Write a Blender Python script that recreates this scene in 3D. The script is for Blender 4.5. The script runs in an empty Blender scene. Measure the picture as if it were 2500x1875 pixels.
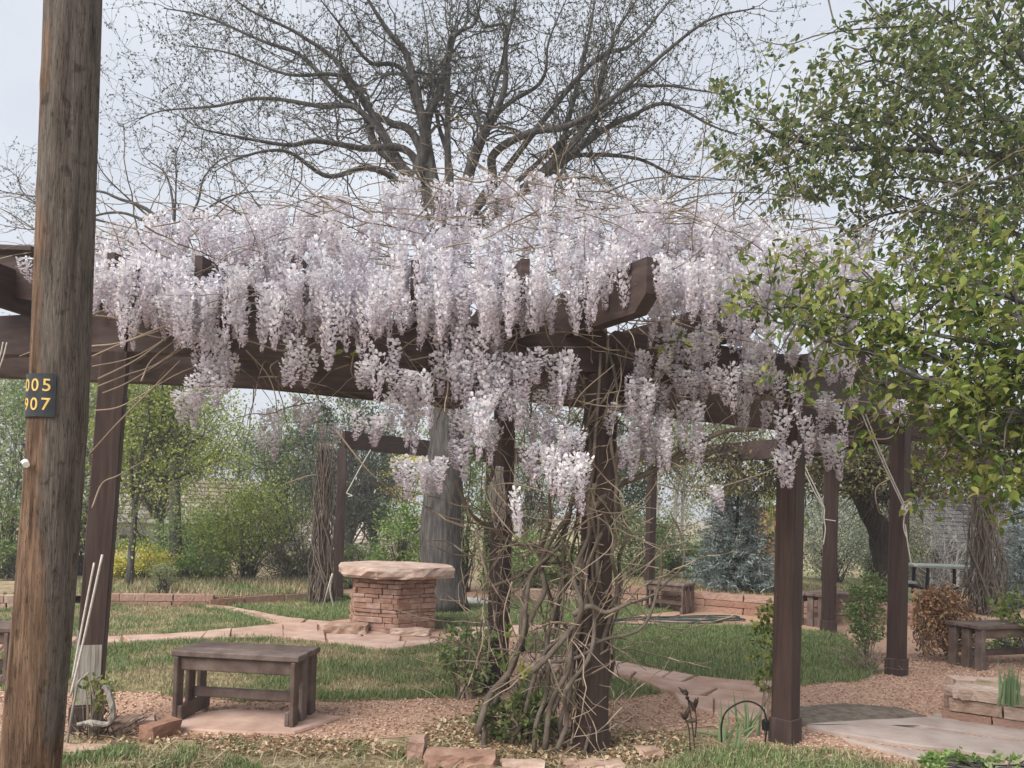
import bpy, math, random
import numpy as np
from mathutils import Vector, Matrix, noise as mnoise

# ------------------------------------------------------------------ camera, sky, sun, exposure
SC = bpy.context.scene
COL = SC.collection
R_ = math.radians
F_PX, EYE = 1900.0, 1.5
PITCH, ROLL = R_(1.2), 0.030
SHIFT_Y = (1250 - 937.5 - F_PX * math.tan(PITCH)) / 2500.0
cam_d = bpy.data.cameras.new('camera'); cam = bpy.data.objects.new('camera', cam_d); COL.objects.link(cam)
cam_d.sensor_width = 36.0; cam_d.lens = F_PX / 2500.0 * 36.0; cam_d.shift_y = SHIFT_Y
cam_d.clip_start = 0.05; cam_d.clip_end = 6000
CR = Matrix.Rotation(R_(90) + PITCH, 3, 'X') @ Matrix.Rotation(ROLL, 3, 'Z')
cam.matrix_world = Matrix.Translation((0, 0, EYE)) @ CR.to_4x4()
SC.camera = cam

SUN_EL, SUN_AZ = R_(46), R_(-140)      # azimuth clockwise from +Y (the view direction)
wd = bpy.data.worlds.new('World'); SC.world = wd; wd.use_nodes = True
nt = wd.node_tree; bg = nt.nodes['Background']
sky = nt.nodes.new('ShaderNodeTexSky'); sky.sky_type = 'NISHITA'; sky.sun_disc = False
sky.sun_elevation = SUN_EL; sky.sun_rotation = SUN_AZ; sky.dust_density = 4.0; sky.air_density = 1.0
tc = nt.nodes.new('ShaderNodeTexCoord'); mp = nt.nodes.new('ShaderNodeMapping'); mp.inputs['Scale'].default_value = (1, 1, 2.2)
nz = nt.nodes.new('ShaderNodeTexNoise'); nz.inputs['Scale'].default_value = 1.7; nz.inputs['Detail'].default_value = 5; nz.inputs['Roughness'].default_value = .5
cr = nt.nodes.new('ShaderNodeValToRGB')
cr.color_ramp.elements[0].position = .35; cr.color_ramp.elements[0].color = (2.06, 2.18, 2.44, 1)
cr.color_ramp.elements[1].position = .68; cr.color_ramp.elements[1].color = (2.6, 2.7, 2.88, 1)
mx = nt.nodes.new('ShaderNodeMixRGB'); mx.inputs['Fac'].default_value = .93
nt.links.new(tc.outputs['Generated'], mp.inputs['Vector']); nt.links.new(mp.outputs['Vector'], nz.inputs['Vector'])
nt.links.new(nz.outputs['Fac'], cr.inputs['Fac']); nt.links.new(sky.outputs['Color'], mx.inputs['Color1'])
nt.links.new(cr.outputs['Color'], mx.inputs['Color2']); nt.links.new(mx.outputs['Color'], bg.inputs['Color'])
bg.inputs['Strength'].default_value = 0.1

sl = bpy.data.lights.new('sun', 'SUN'); sl.energy = 1.5; sl.angle = R_(40); sl.color = (1, .96, .9)
sun = bpy.data.objects.new('sun', sl); COL.objects.link(sun)
sdir = Vector((math.sin(SUN_AZ) * math.cos(SUN_EL), math.cos(SUN_AZ) * math.cos(SUN_EL), math.sin(SUN_EL)))
sun.rotation_euler = sdir.to_track_quat('Z', 'Y').to_euler(); sun.location = sdir * 60
SC.view_settings.view_transform = 'Standard'; SC.view_settings.look = 'None'
SC.view_settings.gamma = 1; SC.view_settings.use_curve_mapping = False
SC.view_settings.exposure = 1.72
SC.render.engine = 'CYCLES'
SC.cycles.max_bounces = 6; SC.cycles.transparent_max_bounces = 4; SC.cycles.diffuse_bounces = 4
SC.cycles.use_denoising = True

# ------------------------------------------------------------------ places in the world
def ray(px, py):
    return CR @ Vector(((px - 1250) / F_PX, (937.5 - py + SHIFT_Y * 2500) / F_PX, -1))
def W(px, py, Y):                       # the point straight behind a photo point at Y metres in front of the camera
    d = ray(px, py); return np.array((d.x / d.y * Y, Y, EYE + d.z / d.y * Y))
def G(px, py, z=0.0):                   # the point on the ground (or a level z)
    d = ray(px, py); k = (z - EYE) / d.z; return np.array((d.x * k, d.y * k, z))
def WL(pts, Y):
    Y = Y if isinstance(Y, (list, tuple)) else [Y] * len(pts)
    return [W(x, y, yy) for (x, y), yy in zip(pts, Y)]

# ------------------------------------------------------------------ mesh building
class MB:
    def __init__(s): s.v = []; s.f = {}; s.n = 0
    def add(s, v, faces):
        v = np.asarray(v, float).reshape(-1, 3)
        if isinstance(faces, np.ndarray): fs = [faces]
        else:
            by = {}
            for f in faces: by.setdefault(len(f), []).append(f)
            fs = [np.array(x) for x in by.values()]
        for a in fs: s.f.setdefault(a.shape[1], []).append(a + s.n)
        s.v.append(v); s.n += len(v); return s
    def mesh(s, name, mat=None, smooth=False):
        me = bpy.data.meshes.new(name)
        v = np.concatenate(s.v) if s.v else np.zeros((0, 3))
        loops, starts, tot = [], [], 0
        for k, l in s.f.items():
            a = np.concatenate(l); loops.append(a.ravel())
            starts.append(tot + np.arange(len(a)) * k); tot += a.size
        loops = np.concatenate(loops).astype(np.int32); starts = np.concatenate(starts).astype(np.int32)
        me.vertices.add(len(v)); me.vertices.foreach_set('co', v.astype(np.float32).ravel())
        me.loops.add(len(loops)); me.loops.foreach_set('vertex_index', loops)
        me.polygons.add(len(starts)); me.polygons.foreach_set('loop_start', starts)
        me.polygons.foreach_set('use_smooth', np.full(len(starts), bool(smooth)))
        me.update(calc_edges=True); me.validate()
        if mat: me.materials.append(mat)
        return me
    def build(s, name, mat, parent=None, smooth=False, kind=None, **k):
        return link(name, s.mesh(name, mat, smooth), parent, kind, **k)

def link(name, me, parent=None, kind=None, local=False, loc=None, rz=0.0, sc=None):
    o = bpy.data.objects.new(name, me); COL.objects.link(o)
    if parent is not None:
        o.parent = parent
        if not local and parent.type == 'EMPTY': o.matrix_parent_inverse = Matrix.Translation(-parent.location)
    if loc is not None: o.location = loc
    if rz: o.rotation_euler.z = rz
    if sc is not None: o.scale = sc
    if kind: o['kind'] = kind
    return o
def tag(o, label=None, cat=None, group=None, kind=None):
    if label: o['label'] = label
    if cat: o['category'] = cat
    if group: o['group'] = group
    if kind: o['kind'] = kind
    return o
def thing(name, label, cat, group=None, loc=(0, 0, 0), rz=0.0):
    o = bpy.data.objects.new(name, None); COL.objects.link(o); o.empty_display_size = .1
    o.location = tuple(float(c) for c in loc); o.rotation_euler.z = rz
    return tag(o, label, cat, group)

def frame_from(y, up):                  # arrays: leaf axis y, wished normal up -> frames (n,3,3) with columns x,y,z
    y = y / np.maximum(np.linalg.norm(y, axis=1, keepdims=True), 1e-9)
    x = np.cross(y, up); x /= np.maximum(np.linalg.norm(x, axis=1, keepdims=True), 1e-9)
    return np.stack([x, y, np.cross(x, y)], axis=2)
def scatter(mb, tv, tf, P, Fr, S):
    tv = np.asarray(tv, float); n = len(P); S = np.asarray(S, float)
    S = S.reshape(n, 1, -1) if S.ndim > 1 else S.reshape(n, 1, 1)
    v = np.einsum('nij,nkj->nki', Fr, tv[None] * S) + P[:, None]
    by = {}
    for f in tf: by.setdefault(len(f), []).append(f)
    base = mb.n; off = (np.arange(n) * len(tv))[:, None, None]
    for k, l in by.items():
        mb.f.setdefault(k, []).append((np.array(l)[None] + off).reshape(-1, k) + base)
    mb.v.append(v.reshape(-1, 3)); mb.n += n * len(tv)
def prisms(mb, segs, sides=3):          # many tapered twigs at once: rows p(3) q(3) r0 r1
    s = np.asarray(segs, float).reshape(-1, 8)
    if len(s) == 0: return
    p, q = s[:, :3], s[:, 3:6]; d = q - p; d /= np.maximum(np.linalg.norm(d, axis=1, keepdims=True), 1e-9)
    a = np.where(np.abs(d[:, 2:3]) < .9, [[0, 0, 1.]], [[1., 0, 0]]); x = np.cross(d, a); x /= np.linalg.norm(x, axis=1, keepdims=True); y = np.cross(d, x)
    th = np.arange(sides) * 2 * math.pi / sides
    ring = x[:, None] * np.cos(th)[None, :, None] + y[:, None] * np.sin(th)[None, :, None]
    v = np.concatenate([p[:, None] + ring * s[:, 6, None, None], q[:, None] + ring * s[:, 7, None, None]], axis=1)
    f = np.array([(i, (i + 1) % sides, sides + (i + 1) % sides, sides + i) for i in range(sides)])
    off = (np.arange(len(s)) * 2 * sides)[:, None, None]
    mb.f.setdefault(4, []).append((f[None] + off).reshape(-1, 4) + mb.n)
    mb.v.append(v.reshape(-1, 3)); mb.n += v.shape[0] * v.shape[1]
def smooth_path(pts, n):                # Catmull-Rom through the points
    p = np.asarray(pts, float)
    if len(p) < 3: 
        t = np.linspace(0, 1, n)[:, None]; return p[0] * (1 - t) + p[-1] * t
    q = np.vstack([2 * p[0] - p[1], p, 2 * p[-1] - p[-2]]); m = len(p) - 1; out = []
    for t in np.linspace(0, m - 1e-6, n):
        i = int(t); u = t - i; a, b, c, d = q[i:i + 4]
        out.append(.5 * (2 * b + (c - a) * u + (2 * a - 5 * b + 4 * c - d) * u * u + (3 * b - a - 3 * c + d) * u ** 3))
    return np.array(out)
def tube(mb, pts, r, sides=6, cap=True, wob=0, rng=None):
    p = np.asarray(pts, float); n = len(p); r = np.broadcast_to(np.asarray(r, float), (n,)) if np.ndim(r) else np.full(n, float(r))
    t = np.gradient(p, axis=0); t /= np.maximum(np.linalg.norm(t, axis=1, keepdims=True), 1e-9)
    a = np.array((0, 0, 1.)) if abs(t[0, 2]) < .9 else np.array((1., 0, 0)); x = np.cross(t[0], a); x /= np.linalg.norm(x)
    th = np.arange(sides) * 2 * math.pi / sides; vs = []
    for i in range(n):
        x = x - t[i] * np.dot(x, t[i]); x /= max(np.linalg.norm(x), 1e-9); y = np.cross(t[i], x)
        rr = r[i] * (1 + (rng.normal(0, wob, sides) if wob else 0))
        vs.append(p[i] + (np.outer(np.cos(th) * rr, x) + np.outer(np.sin(th) * rr, y)))
    f = [(i * sides + j, i * sides + (j + 1) % sides, (i + 1) * sides + (j + 1) % sides, (i + 1) * sides + j) for i in range(n - 1) for j in range(sides)]
    if cap: f += [tuple(range(sides))[::-1], tuple((n - 1) * sides + j for j in range(sides))]
    mb.add(np.concatenate(vs), f)
BOXF = [(0, 3, 2, 1), (4, 5, 6, 7), (0, 1, 5, 4), (1, 2, 6, 5), (2, 3, 7, 6), (3, 0, 4, 7)]
def box(mb, c, h, M=None, bev=0.0):     # centre, half sizes, 3x3 frame; bev gives chamfered edges
    c = np.asarray(c, float); h = np.asarray(h, float); M = np.eye(3) if M is None else np.asarray(M)
    if bev <= 0:
        v = np.array([(-1, -1, -1), (1, -1, -1), (1, 1, -1), (-1, 1, -1), (-1, -1, 1), (1, -1, 1), (1, 1, 1), (-1, 1, 1)]) * h
        mb.add(v @ M.T + c, BOXF); return
    v = []; b = min(bev, h.min() * .9)
    for z in (-1, 1):
        for (sx, sy) in ((-1, -1), (1, -1), (1, 1), (-1, 1)):
            v += [(sx * (h[0] - b), sy * (h[1] - b), z * h[2]), (sx * h[0], sy * (h[1] - b), z * (h[2] - b)), (sx * (h[0] - b), sy * h[1], z * (h[2] - b))]
    # corner k at z-level l: a (on z face), x-face vert, y-face vert
    A = lambda l, k: (l * 4 + k) * 3
    f = [tuple(A(0, k) for k in (3, 2, 1, 0)), tuple(A(1, k) for k in (0, 1, 2, 3)),
         (A(0, 0) + 2, A(0, 1) + 2, A(1, 1) + 2, A(1, 0) + 2), (A(0, 2) + 2, A(0, 3) + 2, A(1, 3) + 2, A(1, 2) + 2),
         (A(0, 1) + 1, A(0, 2) + 1, A(1, 2) + 1, A(1, 1) + 1), (A(0, 3) + 1, A(0, 0) + 1, A(1, 0) + 1, A(1, 3) + 1)]
    for k in range(4):
        e = (A(0, k) + 1, A(0, k) + 2, A(1, k) + 2, A(1, k) + 1); f.append(e if k in (1, 3) else e[::-1])
        for l in (0, 1):
            t = (A(l, k), A(l, k) + 1, A(l, k) + 2); f.append(t)
            k2 = (k + 1) % 4; s = 2 if k in (0, 2) else 1
            f.append((A(l, k), A(l, k2), A(l, k2) + s, A(l, k) + s))
    mb.add(np.array(v) @ M.T + c, f)
def rotz(a): c, s = math.cos(a), math.sin(a); return np.array(((c, -s, 0), (s, c, 0), (0, 0, 1.)))
def beam_box(mb, a, b, w, h, bev=.004, side=0.0, up=0.0):   # a board from a to b; its bottom edge centre runs along a-b
    a, b = np.asarray(a, float), np.asarray(b, float); d = b - a; L = np.linalg.norm(d); x = d / L
    y = np.cross((0, 0, 1.), x); y /= np.linalg.norm(y); z = np.cross(x, y)
    box(mb, (a + b) / 2 + z * (h / 2 + up) + y * side, (L / 2, w / 2, h / 2), np.stack([x, y, z], 1), bev)
def slab(mb, poly, z0, z1, rng=None, jit=0.0, cham=.012):    # flat stone with a chipped, slightly chamfered edge
    p = np.asarray(poly, float)[:, :2]; n = len(p); c = p.mean(0)
    j = lambda k: (rng.normal(0, jit, k) if rng is not None and jit else np.zeros(k))
    q = p + (c - p) / np.maximum(np.linalg.norm(c - p, axis=1, keepdims=True), 1e-6) * cham
    v = np.concatenate([np.c_[p, np.full(n, z0)], np.c_[p, np.full(n, z1 - cham) + j(n)], np.c_[q, np.full(n, z1) + j(n)], [[c[0], c[1], z1]]])
    f = [(i, (i + 1) % n, n + (i + 1) % n, n + i) for i in range(n)] + [(n + i, n + (i + 1) % n, 2 * n + (i + 1) % n, 2 * n + i) for i in range(n)]
    f += [(2 * n + i, 2 * n + (i + 1) % n, 3 * n) for i in range(n)]
    mb.add(v, f)
def rough_block(rng, hx, hy, hz, jit=.012):     # a hewn stone: subdivided box with uneven faces, base at z=0
    mb = MB(); nx = max(3, int(hx * 2 / .06) + 1); ny, nz = 3, 3
    idx = {}; v = []; f = []
    def vid(i, j, k):
        if (i, j, k) not in idx:
            p = np.array((i / (nx - 1) * 2 - 1, j / (ny - 1) * 2 - 1, k / (nz - 1) * 2 - 1)) * (hx, hy, hz)
            e = sum(1 for a, m in ((i, nx), (j, ny), (k, nz)) if a in (0, m - 1))
            p = p * (1 - .0 if e < 2 else 1) + rng.normal(0, jit, 3) * (1, 1, .6)
            if e >= 2: p = p - np.sign(p) * np.minimum(jit * .5, .02) * np.array([1, 1, .7])
            idx[(i, j, k)] = len(v); v.append(p + (0, 0, hz))
        return idx[(i, j, k)]
    for i in range(nx - 1):
        for j in range(ny - 1):
            f.append((vid(i, j, 0), vid(i, j + 1, 0), vid(i + 1, j + 1, 0), vid(i + 1, j, 0)))
            f.append((vid(i, j, nz - 1), vid(i + 1, j, nz - 1), vid(i + 1, j + 1, nz - 1), vid(i, j + 1, nz - 1)))
        for k in range(nz - 1):
            f.append((vid(i, 0, k), vid(i + 1, 0, k), vid(i + 1, 0, k + 1), vid(i, 0, k + 1)))
            f.append((vid(i, ny - 1, k), vid(i, ny - 1, k + 1), vid(i + 1, ny - 1, k + 1), vid(i + 1, ny - 1, k)))
    for j in range(ny - 1):
        for k in range(nz - 1):
            f.append((vid(0, j, k), vid(0, j, k + 1), vid(0, j + 1, k + 1), vid(0, j + 1, k)))
            f.append((vid(nx - 1, j, k), vid(nx - 1, j + 1, k), vid(nx - 1, j + 1, k + 1), vid(nx - 1, j, k + 1)))
    mb.add(v, f); return mb
def in_poly(pts, poly):
    x, y = pts[:, 0], pts[:, 1]; ins = np.zeros(len(pts), bool); j = len(poly) - 1
    for i in range(len(poly)):
        xi, yi, xj, yj = poly[i][0], poly[i][1], poly[j][0], poly[j][1]
        ins ^= ((yi > y) != (yj > y)) & (x < (xj - xi) * (y - yi) / (yj - yi + 1e-12) + xi); j = i
    return ins
def fbm(P, s):                          # smooth noise in 0..1 at many points
    return np.array([mnoise.noise((a * s, b * s, c * s)) for a, b, c in P]) * .5 + .5

# ------------------------------------------------------------------ materials
def mat(name, cols, scale=6, stretch=(1, 1, 1), rough=.85, bump=0.0, bscale=None, trans=0.0, island=0.0, objr=0.0, detail=6, pos=None, spec=.25, nrough=.6, metal=0.0, wear=None, tip=None):
    m = bpy.data.materials.new(name); m.use_nodes = True; t = m.node_tree; N = t.nodes; L = t.links; b = N['Principled BSDF']
    b.inputs['Roughness'].default_value = rough; b.inputs['Specular IOR Level'].default_value = spec; b.inputs['Metallic'].default_value = metal
    tcn = N.new('ShaderNodeTexCoord'); mpn = N.new('ShaderNodeMapping'); mpn.inputs['Scale'].default_value = stretch
    L.new(tcn.outputs['Object'], mpn.inputs['Vector'])
    n = N.new('ShaderNodeTexNoise'); n.inputs['Scale'].default_value = scale; n.inputs['Detail'].default_value = detail; n.inputs['Roughness'].default_value = nrough
    L.new(mpn.outputs['Vector'], n.inputs['Vector'])
    ramp = N.new('ShaderNodeValToRGB'); e = ramp.color_ramp.elements; k = len(cols)
    pos = pos or ([.5] if k == 1 else [.32 + .36 * i / (k - 1) for i in range(k)])
    while len(e) < k: e.new(.5)
    for i in range(k): e[i].position = pos[i]; e[i].color = (*cols[i], 1)
    if k == 1:
        e[1].color = (*cols[0], 1)
    out = ramp.outputs['Color']
    if island > 0:                      # each leaf or petal picks its own tone along the ramp
        g = N.new('ShaderNodeNewGeometry'); ma = N.new('ShaderNodeMath'); ma.operation = 'MULTIPLY_ADD'
        ma.inputs[1].default_value = island; L.new(g.outputs['Random Per Island'], ma.inputs[0])
        mb_ = N.new('ShaderNodeMath'); mb_.operation = 'MULTIPLY_ADD'; mb_.inputs[1].default_value = 1 - island
        L.new(n.outputs['Fac'], mb_.inputs[0]); mb_.inputs[2].default_value = 0
        L.new(mb_.outputs[0], ma.inputs[2]); L.new(ma.outputs[0], ramp.inputs['Fac'])
    else: L.new(n.outputs['Fac'], ramp.inputs['Fac'])
    if objr > 0:
        oi = N.new('ShaderNodeObjectInfo'); hs = N.new('ShaderNodeHueSaturation')
        mr = N.new('ShaderNodeMapRange'); mr.inputs['To Min'].default_value = 1 - objr; mr.inputs['To Max'].default_value = 1 + objr
        L.new(oi.outputs['Random'], mr.inputs['Value']); L.new(mr.outputs[0], hs.inputs['Value'])
        mr2 = N.new('ShaderNodeMapRange'); mr2.inputs['From Min'].default_value = 0; mr2.inputs['To Min'].default_value = 1 + objr * .8; mr2.inputs['To Max'].default_value = 1 - objr * .8
        L.new(oi.outputs['Random'], mr2.inputs['Value']); L.new(mr2.outputs[0], hs.inputs['Saturation'])
        L.new(out, hs.inputs['Color']); out = hs.outputs['Color']
    if wear:                            # flaked paint: bare wood shows in small patches
        wm = N.new('ShaderNodeMapping'); wm.inputs['Scale'].default_value = wear[0]; wn = N.new('ShaderNodeTexNoise'); wn.inputs['Scale'].default_value = 3; wn.inputs['Detail'].default_value = 7; wn.inputs['Roughness'].default_value = .65
        L.new(tcn.outputs['Object'], wm.inputs['Vector']); L.new(wm.outputs['Vector'], wn.inputs['Vector']); wr_ = N.new('ShaderNodeValToRGB'); wr_.color_ramp.elements[0].position = wear[1]; wr_.color_ramp.elements[1].position = wear[1] + .035
        L.new(wn.outputs['Fac'], wr_.inputs['Fac']); wx = N.new('ShaderNodeMixRGB'); wx.inputs['Color2'].default_value = (*wear[2], 1); L.new(wr_.outputs['Color'], wx.inputs['Fac']); L.new(out, wx.inputs['Color1']); out = wx.outputs['Color']
    if tip:                             # unopened buds towards the end of a raceme
        at_ = N.new('ShaderNodeAttribute'); at_.attribute_name = 'tip'; tx = N.new('ShaderNodeMixRGB'); tx.blend_type = 'MULTIPLY'; tx.inputs['Color2'].default_value = (*tip, 1); L.new(at_.outputs['Fac'], tx.inputs['Fac']); L.new(out, tx.inputs['Color1']); out = tx.outputs['Color']
    L.new(out, b.inputs['Base Color'])
    if bump > 0:
        n2 = N.new('ShaderNodeTexNoise'); n2.inputs['Scale'].default_value = bscale or scale * 3; n2.inputs['Detail'].default_value = 6
        L.new(mpn.outputs['Vector'], n2.inputs['Vector']); bp = N.new('ShaderNodeBump'); bp.inputs['Strength'].default_value = bump; bp.inputs['Distance'].default_value = .3 / ((bscale or scale * 3) * max(stretch))
        L.new(n2.outputs['Fac'], bp.inputs['Height']); L.new(bp.outputs['Normal'], b.inputs['Normal'])
    if trans > 0:
        tr = N.new('ShaderNodeBsdfTranslucent'); ms = N.new('ShaderNodeMixShader'); ms.inputs['Fac'].default_value = trans
        L.new(out, tr.inputs['Color']); L.new(b.outputs['BSDF'], ms.inputs[1]); L.new(tr.outputs['BSDF'], ms.inputs[2])
        L.new(ms.outputs['Shader'], N['Material Output'].inputs['Surface'])
    return m
BR = [(.038, .023, .02), (.056, .035, .03), (.08, .052, .045)]
M = dict(
    paint=mat('brown_paint', BR, 5, (1, 1, 6), .62, .3, 14, objr=.15, wear=((2.2, 2.2, 9), .69, (.2, .165, .145))),
    paint_z=mat('brown_paint_posts', BR, 4, (9, 9, .6), .6, .4, 12, objr=.15, wear=((9, 9, 1.6), .7, (.17, .135, .12))),
    bench=mat('bench_stain', [(.085, .058, .048), (.135, .095, .08), (.185, .138, .12)], 7, (1, 1, 1), .6, .3, 50, objr=.15),
    greywood=mat('bare_grey_wood', [(.16, .14, .12), (.3, .27, .24), (.42, .39, .35)], 5, (12, 12, .7), .9, .5, 14),
    stone=mat('red_sandstone', [(.24, .135, .1), (.34, .205, .155), (.43, .285, .22)], 9, (1, 1, 2.5), .92, .8, 26, objr=.16),
    stone_tan=mat('tan_sandstone', [(.3, .19, .14), (.44, .31, .24), (.56, .45, .38)], 7, (1, 1, 2.5), .92, .8, 24, objr=.16),
    slabtop=mat('table_slab_stone', [(.33, .22, .18), (.45, .32, .26), (.58, .48, .4)], 5, (1, 1, 2), .9, .9, 18),
    flag=mat('flagstone', [(.37, .235, .18), (.46, .31, .245), (.54, .39, .32)], 4, (1, 1, 1), .9, .45, 30, objr=.1),
    flag_grey=mat('grey_flagstone', [(.33, .26, .225), (.41, .33, .29), (.47, .39, .35)], 4, (1, 1, 1), .9, .45, 30, objr=.08),
    gravel=mat('red_gravel', [(.27, .15, .1), (.42, .265, .185), (.53, .375, .28)], 40, (1, 1, 1), .95, .9, 90, detail=8),
    chip=mat('wood_chips', [(.25, .13, .09), (.43, .265, .19), (.58, .42, .32)], 3, rough=.95, island=.9),
    soil=mat('dry_ground', [(.17, .12, .075), (.31, .24, .145), (.42, .35, .22)], 7, (1, 1, 1), .97, .7, 70, detail=8),
    lawn=mat('lawn_soil', [(.14, .13, .06), (.24, .2, .1), (.34, .28, .16)], 3, (1, 1, 1), .97, .6, 60, detail=8),
    grass=mat('green_grass', [(.1, .15, .055), (.18, .25, .095), (.3, .35, .16)], 3, rough=.7, island=.75, trans=.25),
    straw=mat('dry_grass_blades', [(.2, .16, .085), (.36, .3, .17), (.5, .44, .28)], 3, rough=.8, island=.8, trans=.2),
    litter=mat('dead_leaves', [(.25, .15, .085), (.44, .3, .18), (.6, .47, .32)], 3, rough=.85, island=.85, trans=.15),
    petal=mat('wisteria_petals', [(.6, .56, .61), (.83, .81, .85), (.96, .96, .97)], 3, rough=.7, island=.85, trans=.3, objr=.08, spec=.1, pos=[.1, .45, .85], tip=(.82, .75, .79)),
    vine=mat('vine_bark', [(.055, .042, .033), (.12, .095, .076), (.2, .165, .135)], 9, (1, 1, 1), .95, .9, 30, island=.4),
    shoot=mat('young_shoots', [(.13, .1, .075), (.23, .175, .13), (.34, .27, .2)], 3, rough=.8, island=.6),
    bark=mat('grey_bark', [(.038, .035, .033), (.075, .069, .065), (.13, .12, .112)], 7, (4, 4, .5), .95, .9, 12),
    twig=mat('grey_twigs', [(.045, .042, .039), (.078, .072, .065), (.12, .112, .1)], 3, rough=.9, island=.5),
    bud=mat('tree_buds', [(.07, .075, .05), (.12, .13, .085), (.19, .2, .135)], 3, rough=.8, island=.8, trans=.2),
    darkbark=mat('dark_bark', [(.02, .017, .015), (.045, .036, .03), (.075, .06, .05)], 8, (4, 4, .8), .95, .9, 14),
    leaf=mat('fresh_leaves', [(.09, .14, .032), (.18, .25, .055), (.32, .33, .1)], 3, rough=.5, island=.8, trans=.45, spec=.12),
    leaf_dk=mat('dark_leaves', [(.09, .13, .05), (.16, .215, .075), (.27, .28, .12)], 3, rough=.6, island=.8, trans=.5, spec=.1),
    metal_dk=mat('dark_metal', [(.012, .012, .012), (.025, .024, .023)], 8, rough=.5, metal=.3),
    rope=mat('white_rope', [(.42, .38, .34), (.62, .58, .53)], 60, rough=.9, bump=.4, bscale=200),
)
# ================================================================== THE GROUND
rng = np.random.default_rng(7); random.seed(7)
def sheet(name, poly, z, m, kind='structure', parent=None):
    mb = MB(); p = np.array([(a[0], a[1], z) for a in poly])
    if np.sum(p[:, 0] * np.roll(p[:, 1], -1) - np.roll(p[:, 0], -1) * p[:, 1]) < 0: p = p[::-1]
    mb.add(p, [tuple(range(len(p)))]); return mb.build(name, m, parent, kind=kind)
def gpoly(pts, z=0.0): return [G(x, y, z) for x, y in pts]
def wavy(poly, rng, amp=.03, step=.15):         # break a ground outline into an uneven edge
    out = []
    for i in range(len(poly)):
        a, b = np.array(poly[i][:2]), np.array(poly[(i + 1) % len(poly)][:2]); n = max(1, min(40, int(np.linalg.norm(b - a) / step)))
        for k in range(n): out.append(a + (b - a) * k / n + rng.normal(0, amp if k else amp * .3, 2))
    return out
sheet('ground', [(-400, -30), (400, -30), (400, 900), (-400, 900)], 0, M['soil'])
gravel_poly = wavy(gpoly([(-250, 1770), (200, 1800), (420, 1806), (900, 1806), (1150, 1792), (1300, 1790), (1500, 1792), (1740, 1775), (1880, 1830), (2060, 1860), (2260, 1930), (2600, 1960), (2900, 1800), (2800, 1520), (2100, 1440), (1500, 1432), (700, 1440), (-200, 1470)]), rng)
sheet('gravel_path', gravel_poly, .004, M['gravel'])
lawns = [
    [(-200, 1600), (0, 1592), (260, 1577), (600, 1558), (700, 1563), (850, 1580), (960, 1592), (1100, 1575), (1200, 1572), (1200, 1690), (1130, 1706), (800, 1716), (560, 1711), (300, 1692), (0, 1688), (-200, 1690)],
    [(-200, 1500), (0, 1492), (260, 1478), (470, 1474), (560, 1492), (690, 1526), (560, 1541), (260, 1560), (0, 1568), (-200, 1572)],
    [(480, 1470), (760, 1448), (850, 1455), (850, 1512), (780, 1519), (700, 1510), (600, 1490)],
    [(1060, 1480), (1450, 1440), (1650, 1492), (1480, 1516), (1300, 1525), (1100, 1535), (1060, 1540)],
    [(1270, 1548), (1480, 1530), (1830, 1530), (1960, 1540), (2060, 1552), (2150, 1640), (2100, 1668), (1950, 1676), (1880, 1668), (1800, 1664), (1700, 1656), (1600, 1636), (1480, 1614), (1270, 1598)],
    [(1270, 1650), (1480, 1656), (1540, 1667), (1620, 1696), (1480, 1714), (1270, 1712)]]
lawn_polys = [wavy(gpoly(l), rng, .035, .12) for l in lawns]
for i, lp in enumerate(lawn_polys):
    sheet('lawn', lp, .009, M['lawn'])
front_green = [gpoly(l) for l in ([(1560, 1900), (1700, 1838), (1800, 1828), (1900, 1822), (2060, 1840), (2230, 1862), (2290, 1900), (2290, 1990), (1560, 1990)],
                                  [(130, 1860), (300, 1828), (460, 1832), (560, 1852), (640, 1880), (600, 1990), (100, 1990)])]

def blades(name, pts, hmin, hmax, m, rng, w=.0035, lean=.45, label=None, cat=None):
    n = len(pts); mb = MB()
    tv = [(-1, 0, 0), (1, 0, 0), (.75, .55, .06), (-.75, .55, .06), (0, 1, .28)]
    az = rng.uniform(0, 2 * math.pi, n); ln = np.abs(rng.normal(0, lean, n))
    y = np.c_[np.cos(az) * np.sin(ln), np.sin(az) * np.sin(ln), np.cos(ln)]
    up = np.c_[np.cos(az + rng.normal(0, .6, n)), np.sin(az), np.full(n, -.2)]
    S = np.c_[rng.uniform(.7, 1.3, n) * w, np.full((n, 2), 1.) * rng.uniform(hmin, hmax, n)[:, None]]
    scatter(mb, tv, [(0, 1, 2, 3), (3, 2, 4)], pts, frame_from(y, up), S)
    o = mb.build(name, m, kind='stuff'); tag(o, label, cat); return o
def fill(poly, n, rng, z=.009):
    a = np.array(poly)[:, :2]; lo, hi = a.min(0), a.max(0)
    lo = np.maximum(lo, (-7, 4.0)); hi = np.minimum(hi, (9, 17))
    p = rng.uniform(lo, hi, (n, 2)); p = p[in_poly(p, a)]; return np.c_[p, np.full(len(p), z)]
gp, dp = [], []
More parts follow.
